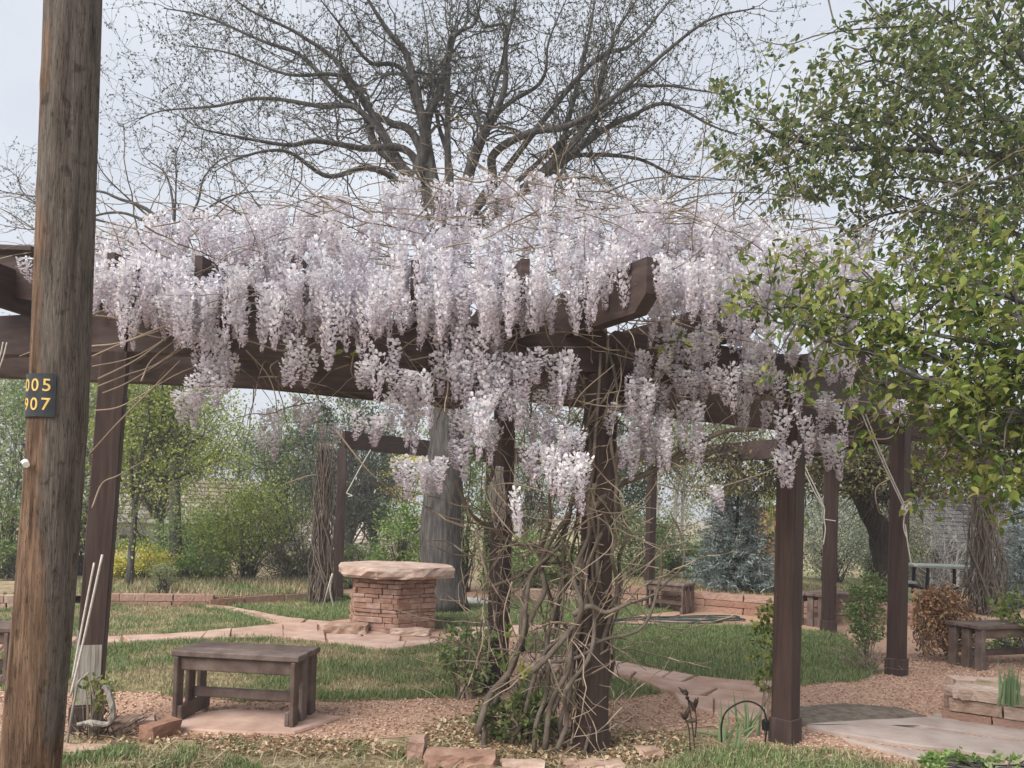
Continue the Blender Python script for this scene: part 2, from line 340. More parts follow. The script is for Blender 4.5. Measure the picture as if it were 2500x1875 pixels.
for i, lp in enumerate(lawn_polys):
    a = np.array(lp)[:, :2]; lo = np.maximum(a.min(0), (-7, 4)); hi = np.minimum(a.max(0), (9, 17)); area = np.prod(hi - lo)
    p = fill(lp, int(area * 4200), rng)
    nz_ = fbm(p, .9) * .6 + fbm(p, 2.7) * .4
    edge = np.array([min(np.hypot(q[0] - a[:, 0], q[1] - a[:, 1])) for q in p])
    want = nz_ + np.where(edge < .28, .16, 0) + {4: .22, 3: .18, 5: .2, 2: .05}.get(i, -.02)
    u = rng.uniform(-.09, .09, len(p)); g = want + u > .545
    gp.append(p[g]); d = p[~g]; dp.append(d[rng.random(len(d)) < .75])
for i, lp in enumerate(front_green):
    p = fill(lp, 16000, rng, .0); nz_ = fbm(p, 1.3) * .5 + fbm(p, 4) * .5
    gp.append(p[nz_ + rng.uniform(-.1, .1, len(p)) > (.43 if i == 0 else .47)]); 
    d = p[nz_ < .5]; dp.append(d[rng.random(len(d)) < .35])
# dry front strip: straw and scattered green tufts
strip = gpoly([(100, 1800), (420, 1812), (900, 1812), (1150, 1800), (1500, 1800), (1740, 1790), (1900, 1830), (2200, 1860), (2300, 1990), (100, 1990)])
p = fill(strip, 26000, rng, 0.0); k = fbm(p, 2.2)
dp.append(p[(k > .36) & (rng.random(len(p)) < .55)]); gp.append(p[(k < .4) & (fbm(p, 5.5) > .55)][:2600])
pale = fill(strip, 9000, rng, .004)
blades('lawn_grass', np.concatenate(gp), .025, .075, M['grass'], rng, .0032, .5, 'short green grass growing in the lawn patches', 'grass')
blades('dry_grass', np.concatenate(dp), .015, .05, M['straw'], rng, .003, .9, 'straw coloured dry grass between the green lawn patches', 'grass')
# straw lying flat and dead leaves
def flat_bits(name, pts, tv, tf, smin, smax, m, rng, tilt, label, cat, zj=.012):
    n = len(pts); mb = MB(); az = rng.uniform(0, 2 * math.pi, n)
    y = np.c_[np.cos(az), np.sin(az), rng.normal(0, tilt, n)]; up = np.c_[rng.normal(0, tilt, n), rng.normal(0, tilt, n), np.ones(n)]
    pts = pts + np.c_[np.zeros((n, 2)), rng.uniform(.004, zj, n)]
    scatter(mb, tv, tf, pts, frame_from(y, up), rng.uniform(smin, smax, n)); return tag(mb.build(name, m, kind='stuff'), label, cat)
STRAW = [(-.02, 0, 0), (.02, 0, 0), (.018, .5, .06), (-.018, .5, .06), (.012, 1, 0), (-.012, 1, 0)]; STRAWF = [(0, 1, 2, 3), (3, 2, 4, 5)]
LEAF = [(0, 0, 0), (-.34, .45, .1), (0, .5, 0), (.34, .45, .1), (0, 1, .06)]; LEAFF = [(0, 2, 1), (0, 3, 2), (1, 2, 4), (2, 3, 4)]
CURL = [(0, 0, 0), (-.35, .4, .28), (0, .45, .05), (.35, .4, .25), (0, 1, .2)]
vine_zone = gpoly([(1050, 1770), (1150, 1745), (1420, 1790), (1640, 1790), (1700, 1830), (1560, 1870), (1200, 1880), (980, 1850)])
sp = np.concatenate([fill(strip, 5200, rng, 0), fill(vine_zone, 2600, rng, 0)])
flat_bits('straw_litter', sp, STRAW, STRAWF, .05, .2, M['straw'], rng, .12, 'loose straw and stalks lying along the front edge', 'straw')
lf = np.concatenate([fill(vine_zone, 6500, rng, 0), fill(gpoly([(420, 1800), (900, 1810), (1000, 1850), (560, 1850)]), 1500, rng, 0),
                     fill(gpoly([(2180, 1640), (2350, 1560), (2480, 1500), (2500, 1560), (2390, 1640)]), 1600, rng, .004),
                     fill(gpoly([(160, 1760), (420, 1770), (420, 1825), (200, 1830)]), 700, rng, 0)])
flat_bits('leaf_litter', lf, CURL, LEAFF, .016, .042, M['litter'], rng, .35, 'curled tan dead leaves under the vine', 'dead leaves', .03)
# chips on the gravel
ga = np.array(gravel_poly)[:, :2]; cp = rng.uniform((-4, 4.6), (6.5, 9), (60000, 2)); cp = cp[in_poly(cp, ga)]
for lp in lawn_polys: cp = cp[~in_poly(cp, np.array(lp))]
cp = np.c_[cp, np.full(len(cp), .004)][:34000]
CH = [(-.5, -.28, 0), (.5, -.22, 0), (.45, .3, 0), (-.4, .25, 0), (-.1, 0, .35)]; CHF = [(0, 1, 4), (1, 2, 4), (2, 3, 4), (3, 0, 4)]
flat_bits('gravel_chips', cp, CH, CHF, .008, .026, M['chip'], rng, .2, 'pinkish red chips strewn over the gravel path', 'gravel', .006)

# ------------------------------------------------------------------ flagstones
def strip_stones(path, up, lo, nseg, rows, rng, m, z=.008, th=.03):
    up = smooth_path([G(*p)[:2] for p in up], 60); lo = smooth_path([G(*p)[:2] for p in lo], 60)
    rowc = [0.0] + sorted(np.clip(np.arange(1, rows) / rows + rng.normal(0, .06, rows - 1), .1, .9)) + [1.0]
    for r in range(rows):
        cuts = np.linspace(0, 59, nseg + 1) + np.r_[0, rng.normal(0, 59 / nseg * .22, nseg - 1), 0] if nseg > 1 else np.array([0, 59.])
        for s in range(nseg):
            poly = []
            t = np.linspace(cuts[s], cuts[s + 1], 5)
            for tt in t: i = int(np.clip(tt, 0, 59)); poly.append(up[i] * (1 - rowc[r]) + lo[i] * rowc[r])
            for tt in t[::-1]: i = int(np.clip(tt + rng.normal(0, .5), 0, 59)); poly.append(up[i] * (1 - rowc[r + 1]) + lo[i] * rowc[r + 1])
            poly = np.array(poly); c = poly.mean(0); d = np.linalg.norm(poly - c, axis=1, keepdims=True)
            poly = c + (poly - c) * (1 - np.minimum(.012 / np.maximum(d, .05), .1)) + rng.normal(0, .008, poly.shape)
            mb = MB(); slab(mb, poly, 0.0, z + th * rng.uniform(.6, 1.2), rng, .002, .01)
            mb.build('flagstone', m, path)
fp = thing('flagstone_path', 'pink flagstone path crossing the lawn to the stone table', 'path'); tag(fp, kind='structure'); del fp['category']
strip_stones(fp, [(-150, 1578), (0, 1572), (260, 1560), (480, 1549), (690, 1528)], [(-150, 1598), (0, 1590), (260, 1575), (480, 1565), (690, 1561)], 7, 1, rng, M['flag'])
strip_stones(fp, [(690, 1528), (830, 1527), (960, 1555), (1090, 1556)], [(690, 1561), (850, 1577), (960, 1590), (1100, 1571)], 4, 2, rng, M['flag'])
strip_stones(fp, [(490, 1478), (600, 1492), (700, 1513), (830, 1525)], [(500, 1486), (570, 1497), (690, 1528), (800, 1530)], 4, 1, rng, M['flag'])
strip_stones(fp, [(1110, 1538), (1250, 1535), (1480, 1522)], [(1110, 1572), (1250, 1558), (1480, 1531)], 3, 1, rng, M['flag'])
strip_stones(fp, [(1260, 1600), (1480, 1617), (1600, 1639), (1720, 1661), (1890, 1674)], [(1260, 1642), (1480, 1652), (1560, 1668), (1640, 1700), (1880, 1735)], 4, 2, rng, M['flag'])
strip_stones(fp, [(1640, 1702), (1760, 1716), (1880, 1738)], [(1660, 1730), (1760, 1752), (1870, 1768)], 2, 1, rng, M['flag'])
fe = thing('flagstone_entry', 'large grey flagstones of the entry walk at lower right', 'path'); tag(fe, kind='structure'); del fe['category']
def one_stone(parent, pts, m, z=.035, z0=0.0):
    q = []; pp = [G(*p)[:2] for p in pts]
    for i in range(len(pp)):
        a, b = pp[i], pp[(i + 1) % len(pp)]; n = max(1, int(np.linalg.norm(b - a) / .12))
        for k in range(n): q.append(a + (b - a) * k / n + rng.normal(0, .008, 2))
    mb = MB(); slab(mb, q, z0, z, rng, .002, .012); return mb.build('flagstone', m, parent)
one_stone(fe, [(1965, 1779), (2120, 1768), (2330, 1757), (2520, 1782), (2640, 1800), (2640, 1836), (2500, 1816), (2340, 1793), (2168, 1774)], M['flag_grey'])
one_stone(fe, [(1972, 1784), (2155, 1781), (2330, 1802), (2500, 1827), (2640, 1848), (2640, 1880), (2500, 1868), (2380, 1850), (2180, 1822), (2040, 1800)], M['flag_grey'], .04)
one_stone(fe, [(2060, 1812), (2180, 1833), (2370, 1863), (2560, 1892), (2560, 1930), (2400, 1910), (2260, 1868)], M['flag_grey'], .03)
one_stone(fe, [(2268, 1752), (2345, 1740), (2420, 1765), (2340, 1755)], M['flag_grey'], .02)
mat_o = MB(); slab(mat_o, [G(*p)[:2] for p in ((1945, 1730), (2060, 1721), (2190, 1731), (2262, 1752), (2130, 1766), (1960, 1777), (1935, 1755))], .004, .016, rng, .001, .004)
tag(mat_o.build('door_mat', mat('mat_fibre', [(.1, .078, .06), (.17, .135, .105), (.24, .2, .16)], 14, rough=.98, bump=.8, bscale=120)), 'dark grey brown mat lying on the gravel beside the entry flagstones', 'mat')
bp_ = MB(); q = [G(*p)[:2] for p in ((405, 1785), (430, 1758), (560, 1738), (700, 1745), (835, 1757), (770, 1780), (720, 1797), (560, 1795))]
slab(bp_, q, .002, .028, rng, .002, .01); tag(bp_.build('bench_pad', M['flag']), 'flat pink stone pad under the nearest brown bench', 'stone slab')

# ================================================================== UTILITY POLE
PD = 3.55
pb, pt_ = W(66, 2050, PD), W(181, -60, PD - .02)
PA = np.array([W(x, y, PD) for x, y in ((60, 2060), (75, 1875), (111, 1450), (142, 1025), (159, 600), (179, 0), (185, -300))])   # the pole bows a little
def pole_axis(z): return np.array((np.interp(z, PA[:, 2], PA[:, 0]), PD, z)) if z < PA[-1, 2] else PA[-1] + (PA[-1] - PA[-2]) / (PA[-1, 2] - PA[-2, 2]) * (z - PA[-1, 2])
pole = thing('utility_pole', 'weathered brown wooden utility pole standing in the left foreground', 'pole', loc=pole_axis(0))
mb = MB(); ns, nl = 96, 150; vs = []
z0, z1 = -.05, 6.5
prng = np.random.default_rng(3); cracks = [(prng.uniform(0, 2 * math.pi), prng.uniform(0, 5), prng.uniform(.6, 2.2), prng.uniform(.003, .008)) for _ in range(44)]
knots = [(prng.uniform(0, 2 * math.pi), prng.uniform(.2, 5)) for _ in range(16)]
th = np.arange(ns) * 2 * math.pi / ns
for i in range(nl):
    z = z0 + (z1 - z0) * i / (nl - 1); c = pole_axis(z); r = .1215 - .0012 * (z - 1.5)
    rr = np.array([r * (1 + .016 * mnoise.noise((math.cos(a) * 1.3, math.sin(a) * 1.3, z * .9)) + .010 * mnoise.noise((math.cos(a) * 9, math.sin(a) * 9, z * 1.1))) for a in th])
    for (a0, zc, ln, dp_) in cracks:
        if abs(z - zc) < ln / 2: 
            d = np.abs((th - a0 - .06 * math.sin(z * 3 + a0) + math.pi) % (2 * math.pi) - math.pi); rr -= dp_ * np.exp(-(d / .035) ** 2) * (1 - (2 * abs(z - zc) / ln) ** 4)
    for (a0, zc) in knots:
        d = np.abs((th - a0 + math.pi) % (2 * math.pi) - math.pi) * r; e = np.sqrt(d ** 2 + ((z - zc) * .7) ** 2); rr += .005 * np.exp(-(e / .03) ** 2) - .004 * np.exp(-(e / .012) ** 2)
    vs.append(np.c_[c[0] + np.cos(th) * rr, c[1] + np.sin(th) * rr, np.full(ns, z)])
mb.add(np.concatenate(vs), np.array([(i * ns + j, i * ns + (j + 1) % ns, (i + 1) * ns + (j + 1) % ns, (i + 1) * ns + j) for i in range(nl - 1) for j in range(ns)]))
mb.add(vs[-1], [tuple(range(ns))])
pm = bpy.data.materials.new('weathered_pole_wood'); pm.use_nodes = True; t = pm.node_tree; N, L = t.nodes, t.links; b = N['Principled BSDF']; b.inputs['Roughness'].default_value = .9; b.inputs['Specular IOR Level'].default_value = .2
tcn = N.new('ShaderNodeTexCoord')
def noise_node(sc, st, det=6, rg=.6):
    a = N.new('ShaderNodeMapping'); a.inputs['Scale'].default_value = st; n = N.new('ShaderNodeTexNoise'); n.inputs['Scale'].default_value = sc; n.inputs['Detail'].default_value = det; n.inputs['Roughness'].default_value = rg
    L.new(tcn.outputs['Object'], a.inputs['Vector']); L.new(a.outputs['Vector'], n.inputs['Vector']); return n.outputs['Fac']
def ramp_node(src, stops):
    r = N.new('ShaderNodeValToRGB'); e = r.color_ramp.elements
    while len(e) < len(stops): e.new(.5)
    for k, (p_, c_) in enumerate(stops): e[k].position = p_; e[k].color = (*c_, 1)
    L.new(src, r.inputs['Fac']); return r.outputs['Color']
def mixc(f, a_, b_, mode='MIX'):
    m_ = N.new('ShaderNodeMixRGB'); m_.blend_type = mode
    if isinstance(f, float): m_.inputs['Fac'].default_value = f
    else: L.new(f, m_.inputs['Fac'])
    L.new(a_, m_.inputs['Color1']); L.new(b_, m_.inputs['Color2']); return m_.outputs['Color']
grain = noise_node(4, (17, 17, 1.1), 8, .7); fine = noise_node(8, (22, 22, 1.5), 10, .75); big = noise_node(1.8, (3, 3, 1.1), 6, .65)
brown = ramp_node(grain, [(.3, (.085, .05, .03)), (.46, (.17, .1, .06)), (.6, (.27, .165, .1)), (.75, (.36, .25, .165))])
grey = ramp_node(fine, [(.28, (.06, .05, .044)), (.48, (.14, .12, .102)), (.66, (.23, .2, .172)), (.8, (.31, .28, .25))])
sep = N.new('ShaderNodeSeparateXYZ'); L.new(tcn.outputs['Object'], sep.inputs[0])
ax = N.new('ShaderNodeMath'); ax.operation = 'MULTIPLY_ADD'; ax.inputs[1].default_value = 2.9; ax.inputs[2].default_value = 2.9 * -(pole_axis(1.8)[0]) + .06
L.new(sep.outputs['X'], ax.inputs[0]); ad = N.new('ShaderNodeMath'); ad.operation = 'ADD'; L.new(ax.outputs[0], ad.inputs[0]); L.new(big, ad.inputs[1])
az_ = N.new('ShaderNodeMath'); az_.operation = 'MULTIPLY_ADD'; az_.inputs[1].default_value = .12; az_.inputs[2].default_value = -.24; L.new(sep.outputs['Z'], az_.inputs[0])
ad2 = N.new('ShaderNodeMath'); ad2.operation = 'ADD'; L.new(ad.outputs[0], ad2.inputs[0]); L.new(az_.outputs[0], ad2.inputs[1])
msk = ramp_node(ad2.outputs[0], [(.46, (0, 0, 0)), (.6, (.9, .9, .9))])
col_ = mixc(msk, brown, grey)
stain = ramp_node(noise_node(2.4, (7, 7, .8), 8, .7), [(.46, (1, 1, 1)), (.6, (.55, .51, .48)), (.76, (.28, .26, .25))])
col_ = mixc(.9, col_, stain, 'MULTIPLY')
crk = ramp_node(noise_node(3.2, (15, 15, .75), 5, .6), [(.478, (1, 1, 1)), (.494, (.2, .17, .15)), (.502, (.2, .17, .15)), (.516, (1, 1, 1))]); col_ = mixc(.85, col_, crk, 'MULTIPLY')
knt = ramp_node(noise_node(3.5, (4, 4, 3), 3, .5), [(.62, (1, 1, 1)), (.7, (.4, .34, .3))]); col_ = mixc(.8, col_, knt, 'MULTIPLY'); gn = N.new('ShaderNodeHueSaturation'); gn.inputs['Value'].default_value = .86; gn.inputs['Saturation'].default_value = .92; L.new(col_, gn.inputs['Color']); col_ = gn.outputs['Color']; L.new(col_, b.inputs['Base Color'])
bm_ = N.new('ShaderNodeBump'); bm_.inputs['Strength'].default_value = .7; bm_.inputs['Distance'].default_value = .01; L.new(fine, bm_.inputs['Height']); L.new(bm_.outputs['Normal'], b.inputs['Normal'])
mb.build('shaft', pm, pole, smooth=True)
# number plate bent round the pole
def around(ang, z, dr):          # ang: 0 faces the camera, negative to the left
    c = pole_axis(z); view = math.atan2(-c[1], -c[0]); a = view + ang
    r = .1215 - .0012 * (z - 1.5) + dr; return (c[0] + math.cos(a) * r, c[1] + math.sin(a) * r, z)
zt, zb_ = W(100, 922, PD)[2], W(100, 1024, PD)[2]
mb = MB(); na = 18; vv = []
for d_ in (.010, .004):
    for i in range(na + 1):
        a = R_(-116) + (R_(-6) - R_(-116)) * i / na
        for z in (zb_, zt): vv.append(around(a, z, d_))
f = []; o2 = 2 * (na + 1)
for i in range(na):
    f += [(2 * i, 2 * i + 2, 2 * i + 3, 2 * i + 1), (o2 + 2 * i, o2 + 2 * i + 1, o2 + 2 * i + 3, o2 + 2 * i + 2), (2 * i + 1, 2 * i + 3, o2 + 2 * i + 3, o2 + 2 * i + 1), (2 * i, o2 + 2 * i, o2 + 2 * i + 2, 2 * i + 2)]
f += [(2 * na, o2 + 2 * na, o2 + 2 * na + 1, 2 * na + 1), (0, 1, o2 + 1, o2)]
mb.add(vv, f); plate = mb.build('number_plate', mat('plate_enamel', [(.022, .026, .03), (.04, .044, .05)], 14, rough=.45), pole)
yel = mat('plate_yellow', [(.62, .4, .1), (.72, .5, .16)], 20, rough=.6)
for row, (txt, zc) in enumerate((('005', W(100, 951, PD)[2]), ('907', W(100, 996, PD)[2]))):
    for k, ch in enumerate(txt):
        cu = bpy.data.curves.new('digit', 'FONT'); cu.body = ch; cu.size = .078; cu.align_x = 'CENTER'; cu.align_y = 'CENTER'; cu.extrude = .0012; cu.offset = .0003
        to = bpy.data.objects.new('digit', cu); COL.objects.link(to); dg = bpy.context.evaluated_depsgraph_get(); dg.update()
        me = bpy.data.meshes.new_from_object(to.evaluated_get(dg)); bpy.data.objects.remove(to)
        ac = R_(-69 + 23.5 * k) - (R_(1) if row else 0)
        for v in me.vertices: v.co = around(ac + v.co.x / .122, zc + v.co.y, .0105 + v.co.z)
        me.materials.clear(); me.materials.append(yel); me.name = 'digit'; link('digit', me, plate)
# pale bracket on the left side of the pole
mb = MB(); c0 = np.array(around(R_(-95), W(70, 1131, PD)[2], .0)); c1 = np.array(around(R_(-48), W(80, 1131, PD)[2], .03)); c2 = np.array(around(R_(-40), W(84, 1136, PD)[2], .035))
tube(mb, [c0, (np.array(around(R_(-70), c0[2], .012))), c1], .007, 8); white = mat('white_plastic', [(.7, .69, .66), (.8, .79, .77)], 9, rough=.5)
br = mb.build('cable_bracket', white, pole)
mb = MB(); tube(mb, [c1 + (0, 0, .0), c2 + (.004, -.02, -.006)], [.013, .014], 12); mb.build('bracket_knob', white, br)

# ================================================================== PERGOLA
PX = dict(a=(245, 1782), b=(1212, 1688), c=(1443, 1832), d=(1916, 1812), e=(2188, 1648), f=(2022, 1545), g=(1584, 1462), h=(824, 1464), i=(1188, 1442))
PO = {k: G(*v) for k, v in PX.items()}
TOP = dict(a=2.47, b=2.45, c=2.40, d=2.33, e=2.54, f=2.4, g=2.42, h=2.45, i=2.42)
ROT = dict(a=20, b=38, c=35, d=45, e=38, f=8, g=28, h=6, i=25)
SIZE = dict(a=.158, c=.15, b=.135)
perg = thing('pergola', 'dark brown timber ring pergola on square posts carrying the wisteria', 'pergola', loc=(PO['c'][0], PO['c'][1], 0))
posts = {}
LEAN = dict(a=.095)
def post(key, p, top, rot, w=.14):
    mb = MB(); box(mb, (p[0], p[1], top / 2 - .03), (w / 2, w / 2, top / 2 + .03), rotz(R_(rot)), .005)
    if key in LEAN: mb.v[0][:, 0] -= LEAN[key] * (1 - mb.v[0][:, 2] / top)
    o = mb.build('post', M['paint_z'], perg)
    mb = MB(); box(mb, (p[0] - LEAN.get(key, 0), p[1], .085), (w / 2 + .012, w / 2 + .012, .085), rotz(R_(rot)), .005)
    mb.build('post_base', M['paint_z'], o); posts[key] = o; return o
for k in PO: post(k, PO[k], TOP[k], ROT[k], SIZE.get(k, .14))
# posts that stand further round the ring
ex = {'inner_left': (W(-260, 1200, 6.15), 2.45), 'inner_right': (W(2180, 1200, 8.9), 2.45), 'outer_far_left': (W(-150, 1200, 4.9), 2.47)}
mb = MB(); pa = PO['a']; Rm = rotz(R_(20))   # bare patch low on the left post
for sgn, hh in ((1, .52),):
    box(mb, np.array((pa[0] - .083, pa[1], .42)) + Rm @ np.array((0, -.0805, 0)), (.074, .0018, .24), Rm); 
tag(mb.build('bare_wood_patch', M['greywood'], posts['a']), 'bare grey wood where the paint has gone')
def T(key, dz=0): p = PO[key]; return np.array((p[0], p[1], TOP[key] + dz))
def beam(a, b, w=.09, h=.285, name='beam', m=None):
    mb = MB(); beam_box(mb, a, b, w, h, .005); return mb.build(name, m or M['paint'], perg)
Lft = T('a') + (T('a') - T('c')) * .75 + np.array((0, .9, .02))
gap = lambda a, b, g0=0.0, g1=0.0: (a + (b - a) / np.linalg.norm(b - a) * g0, b - (b - a) / np.linalg.norm(b - a) * g1)
beam(Lft, T('a') + (T('c') - T('a')) * .03); beam(T('a') + (T('c') - T('a')) * .031, T('c') + (T('c') - T('a')) * .006)
beam(*gap(T('c', -.0), T('d', 0), .05, 0)); beam(*gap(T('d'), T('e'), .05, -.1))
In0 = ex['inner_left'][0].copy(); In0[2] = 2.45
beam(In0, T('b', 0), .09, .27); InR = ex['inner_right'][0].copy(); InR[2] = 2.42
beam(T('b'), InR, .09, .28)
beam(*gap(InR, np.array((4.0, 11.2, 2.42)), .05))
beam(T('e', -.02) + (0.03, .04, 0), T('f'), .09, .28); beam(*gap(T('f'), T('g'), .05)); beam(*gap(T('g'), T('i'), .05)); beam(*gap(T('i'), T('h', 0), .05))
for kk in ('c', 'e'):            # blocks carried on the posts under the beam
    p = T(kk, -.17); mb = MB(); box(mb, p + np.array((.17, .09, .08)), (.15, .045, .08), rotz(R_(28)), .004); mb.build('bracket', M['paint'], perg)
# boards of the screen to the right of the ring
for k in range(5):
    a, b2 = W(2222, 1008 + 17 * k, 8.2), W(2760, 1046 + 17 * k, 9.4); mb = MB(); beam_box(mb, a, b2, .04, .064, .003); mb.build('screen_board', M['paint'], perg)
beam(W(2215, 1145, 11.2), W(2800, 1180, 12.6), .09, .26)
# rafters lying across the ring beams, pointing to the middle
CEN = np.array((-1.3, 9.6))
def rafter(px, py, Y, top_z, length=2.9, h=.27, w=.05, toward=None, roll=0):
    e = W(px, py, Y); e[2] = top_z - h; c = np.array(toward if toward is not None else (*CEN, 0))[:2]
    d = np.array((*(c - e[:2]), 0)); d /= np.linalg.norm(d); mb = MB()
    x = d; z = np.array((0, 0, 1.)); y = np.cross(z, x)
    pts = [(0, .09), (.1, 0), (length, 0), (length, h), (0, h)]      # sloped end cut
    v = [e + x * a + z * bb + y * s * w / 2 for s in (-1, 1) for a, bb in pts]; n = len(pts)
    f = [tuple(range(n))[::-1], tuple(range(n, 2 * n))] + [(i, (i + 1) % n, n + (i + 1) % n, n + i) for i in range(n)]
    mb.add(v, f); return mb.build('rafter', M['paint'], perg)
rafter(717, 700, 4.55, 2.98)
rafter(268, 700, 4.75, 3.02, toward=(-1.9, 9))
rafter(1592, 760, 4.25, 2.92, 3.0, .29, .09, toward=(-.9, 7.2))
rafter(1010, 760, 4.6, 2.98, 2.8); rafter(480, 760, 4.7, 3.0); rafter(1280, 760, 4.45, 2.96, 2.6)
rafter(1850, 760, 4.9, 2.93); rafter(2150, 760, 6.3, 2.93); rafter(2330, 760, 7.4, 2.93, 2.4)
Lr = W(-160, 700, 5.2); 
mb = MB(); beam_box(mb, W(-120, 702, 5.25), W(150, 748, 5.05), .05, .27); mb.build('rafter', M['paint'], perg)
mb = MB(); beam_box(mb, W(-120, 612, 5.3), W(100, 622, 5.1), .16, .035); mb.build('top_batten', M['paint'], perg)
rafter(-40, 700, 4.9, 3.0, toward=(-2.6, 9))
for (a, b2) in (((640, 950, 6.9), (1130, 1000, 7.6)), ):
    beam(W(*a), W(*b2), .06, .09, 'cross_rail')

# ================================================================== STONE TABLE
TC = G(950, 1542); TC = np.array((TC[0], TC[1] + .25, 0))
tab = thing('stone_table', 'round stacked red stone pedestal table with thick slab top', 'table', loc=TC)
trng = np.random.default_rng(21); rad = .54; Htab = .66; zc = 0.0; layer = 0
while zc < Htab - .02:
    lh = min(trng.uniform(.04, .075), Htab - zc); a = trng.uniform(0, 1)
    aend = a + 2 * math.pi
    while a < aend - .05:
        w = trng.uniform(.22, .55); a2 = min(a + w, aend)
        if aend - a2 < .12: a2 = aend
        g_ = .008; k = 4; out = []; inn = []; pr = trng.uniform(-.014, .016)
        rr = rad * (1 - .035 * (zc / Htab)) + pr
        for q in range(k + 1):
            aa = a + g_ + (a2 - a - 2 * g_) * q / k
            oct_ = 1 / max(abs(math.cos((aa + .3) % (math.pi / 3) - math.pi / 6)), .86) * .93
            r1 = rr * oct_ + trng.normal(0, .003); out.append((TC[0] + math.cos(aa) * r1, TC[1] + math.sin(aa) * r1)); inn.append((TC[0] + math.cos(aa) * (rad - .16), TC[1] + math.sin(aa) * (rad - .16)))
        mb = MB(); slab(mb, out + inn[::-1], zc + .004, zc + lh - .002 + trng.uniform(-.004, .003), trng, .0015, .006); mb.build('stone', M['stone'], tab)
        a = a2
    zc += lh; layer += 1
mb = MB(); n_ = 40; 
core = [(TC[0] + math.cos(a) * (rad - .1), TC[1] + math.sin(a) * (rad - .1)) for a in np.linspace(0, 2 * math.pi, 20, endpoint=False)]
slab(mb, core, 0, Htab - .004); mb.build('mortar_core', mat('mortar', [(.12, .065, .05), (.2, .11, .085)], 12, rough=.98), tab)
# slab top: broken edge
mb = MB(); srng = np.random.default_rng(5); rings = []
prof = [(0.80, 0.0), (.96, .006), (1.0, .04), (.995, .1), (.965, .138), (.6, .143), (.25, .144)]
for pi, (k, z) in enumerate(prof):
    row = []
    for i in range(n_):
        a = 2 * math.pi * i / n_; rr = .7 * (1 + .05 * math.cos(2 * a + .4) + .035 * math.sin(3 * a + 1)) / max(abs(math.cos((a + .2) % (math.pi / 4) - math.pi / 8)), .94) * .965
        ch = .034 * mnoise.noise((math.cos(a) * 4, math.sin(a) * 4, z * 14)) + .034 * mnoise.noise((math.cos(a) * 11, math.sin(a) * 11, z * 30 + 4)) if pi in (1, 2, 3) else .008 * mnoise.noise((math.cos(a) * 5, math.sin(a) * 5, 2))
        row.append((TC[0] + .015 + math.cos(a) * (rr * k + ch), TC[1] + math.sin(a) * (rr * k + ch), Htab + z + .004 * mnoise.noise((math.cos(a) * 3 * k, math.sin(a) * 3 * k, 9)) * (pi > 3)))
    rings.append(row)
fs = [(r * n_ + i, r * n_ + (i + 1) % n_, (r + 1) * n_ + (i + 1) % n_, (r + 1) * n_ + i) for r in range(len(prof) - 1) for i in range(n_)]
fs += [tuple(range(n_))[::-1], tuple((len(prof) - 1) * n_ + i for i in range(n_))]
mb.add(np.concatenate(rings), fs); mb.build('slab_top', M['slabtop'], tab)
def free_stone(px, py, hx, hy, hz, rz, m, label, seed, tilt=0, z=.0, cat='stone'):
    o = rough_block(np.random.default_rng(seed), hx, hy, hz, .008).build('loose_stone', m); g = G(px, py, z); o.location = g; o.rotation_euler = (0, tilt, rz); return tag(o, label, cat)
free_stone(848, 1545, .24, .17, .055, .05, M['stone_tan'], 'tan hewn block at the foot of the stone table, left one', 31, z=.02)
free_stone(1002, 1550, .23, .15, .035, -.05, M['stone_tan'], 'low flat block at the foot of the stone table, right one', 32, z=.02)
free_stone(393, 1800, .06, .12, .05, -.45, M['stone'], 'pink block on edge between the debris and the bench pad', 33)
free_stone(340, 1772, .1, .09, .03, .3, M['flag'], 'small flat pink stone beside the branch pile', 34)
free_stone(300, 1780, .09, .07, .035, .1, M['stone_tan'], 'whitish chipped stone among the branch pile', 35)
free_stone(1018, 1852, .05, .08, .062, .02, M['stone'], 'upright pink edging block left of the long edging stone', 36)
free_stone(1125, 1868, .21, .08, .04, -.07, M['stone'], 'long pink edging stone at the bottom centre', 37)
free_stone(1275, 1880, .12, .08, .025, .05, M['stone_tan'], 'pale cream edging stone in front of the vine trunk', 38)
free_stone(1450, 1874, .18, .07, .018, .12, M['stone_tan'], 'flat beige edging stone in front of the centre post', 39)
free_stone(1585, 1848, .07, .06, .03, .3, M['stone_tan'], 'small flat stone right of the centre post foot', 40)
free_stone(205, 1832, .13, .05, .014, .2, M['flag'], 'thin pink stone flake in the grass beside the pole', 41)
free_stone(752, 1455, .1, .07, .06, .5, M['stone'], 'broken pink slab leaning at the end of the far bed', 42, .5)

# ================================================================== BENCHES
def make_bench(label, L_=1.06, D_=.42, H_=.47):
    t = thing('bench', label, 'bench', 'brown garden benches')
    def part(nm, c, h, bev=.006):
        mb = MB(); box(mb, c, h, None, bev); return mb.build(nm, M['bench'], t, local=True)
    pw = D_ / 3
    for k in range(3): part('seat_plank', (0, (k - 1) * pw, H_ - .02 + (.002 if k == 1 else 0)), (L_ / 2, pw / 2 - .006, .02))
    for s in (-1, 1): part('apron', (0, s * (D_ / 2 - .055), H_ - .04 - .048), (L_ / 2 - .062, .019, .047))
    for sx in (-1, 1):
        x = sx * (L_ / 2 - .045)
        for k in (-1, 0, 1): part('leg', (x, k * (D_ / 2 - .05), (H_ - .042) / 2), (.019 if k else .018, .045, (H_ - .042) / 2))
        part('foot_rail', (x - sx * .0395, 0, .05), (.02, D_ / 2 - .012, .048))
    part('stretcher', (0, .02, .15), (L_ / 2 - .068, .018, .033))
    return t
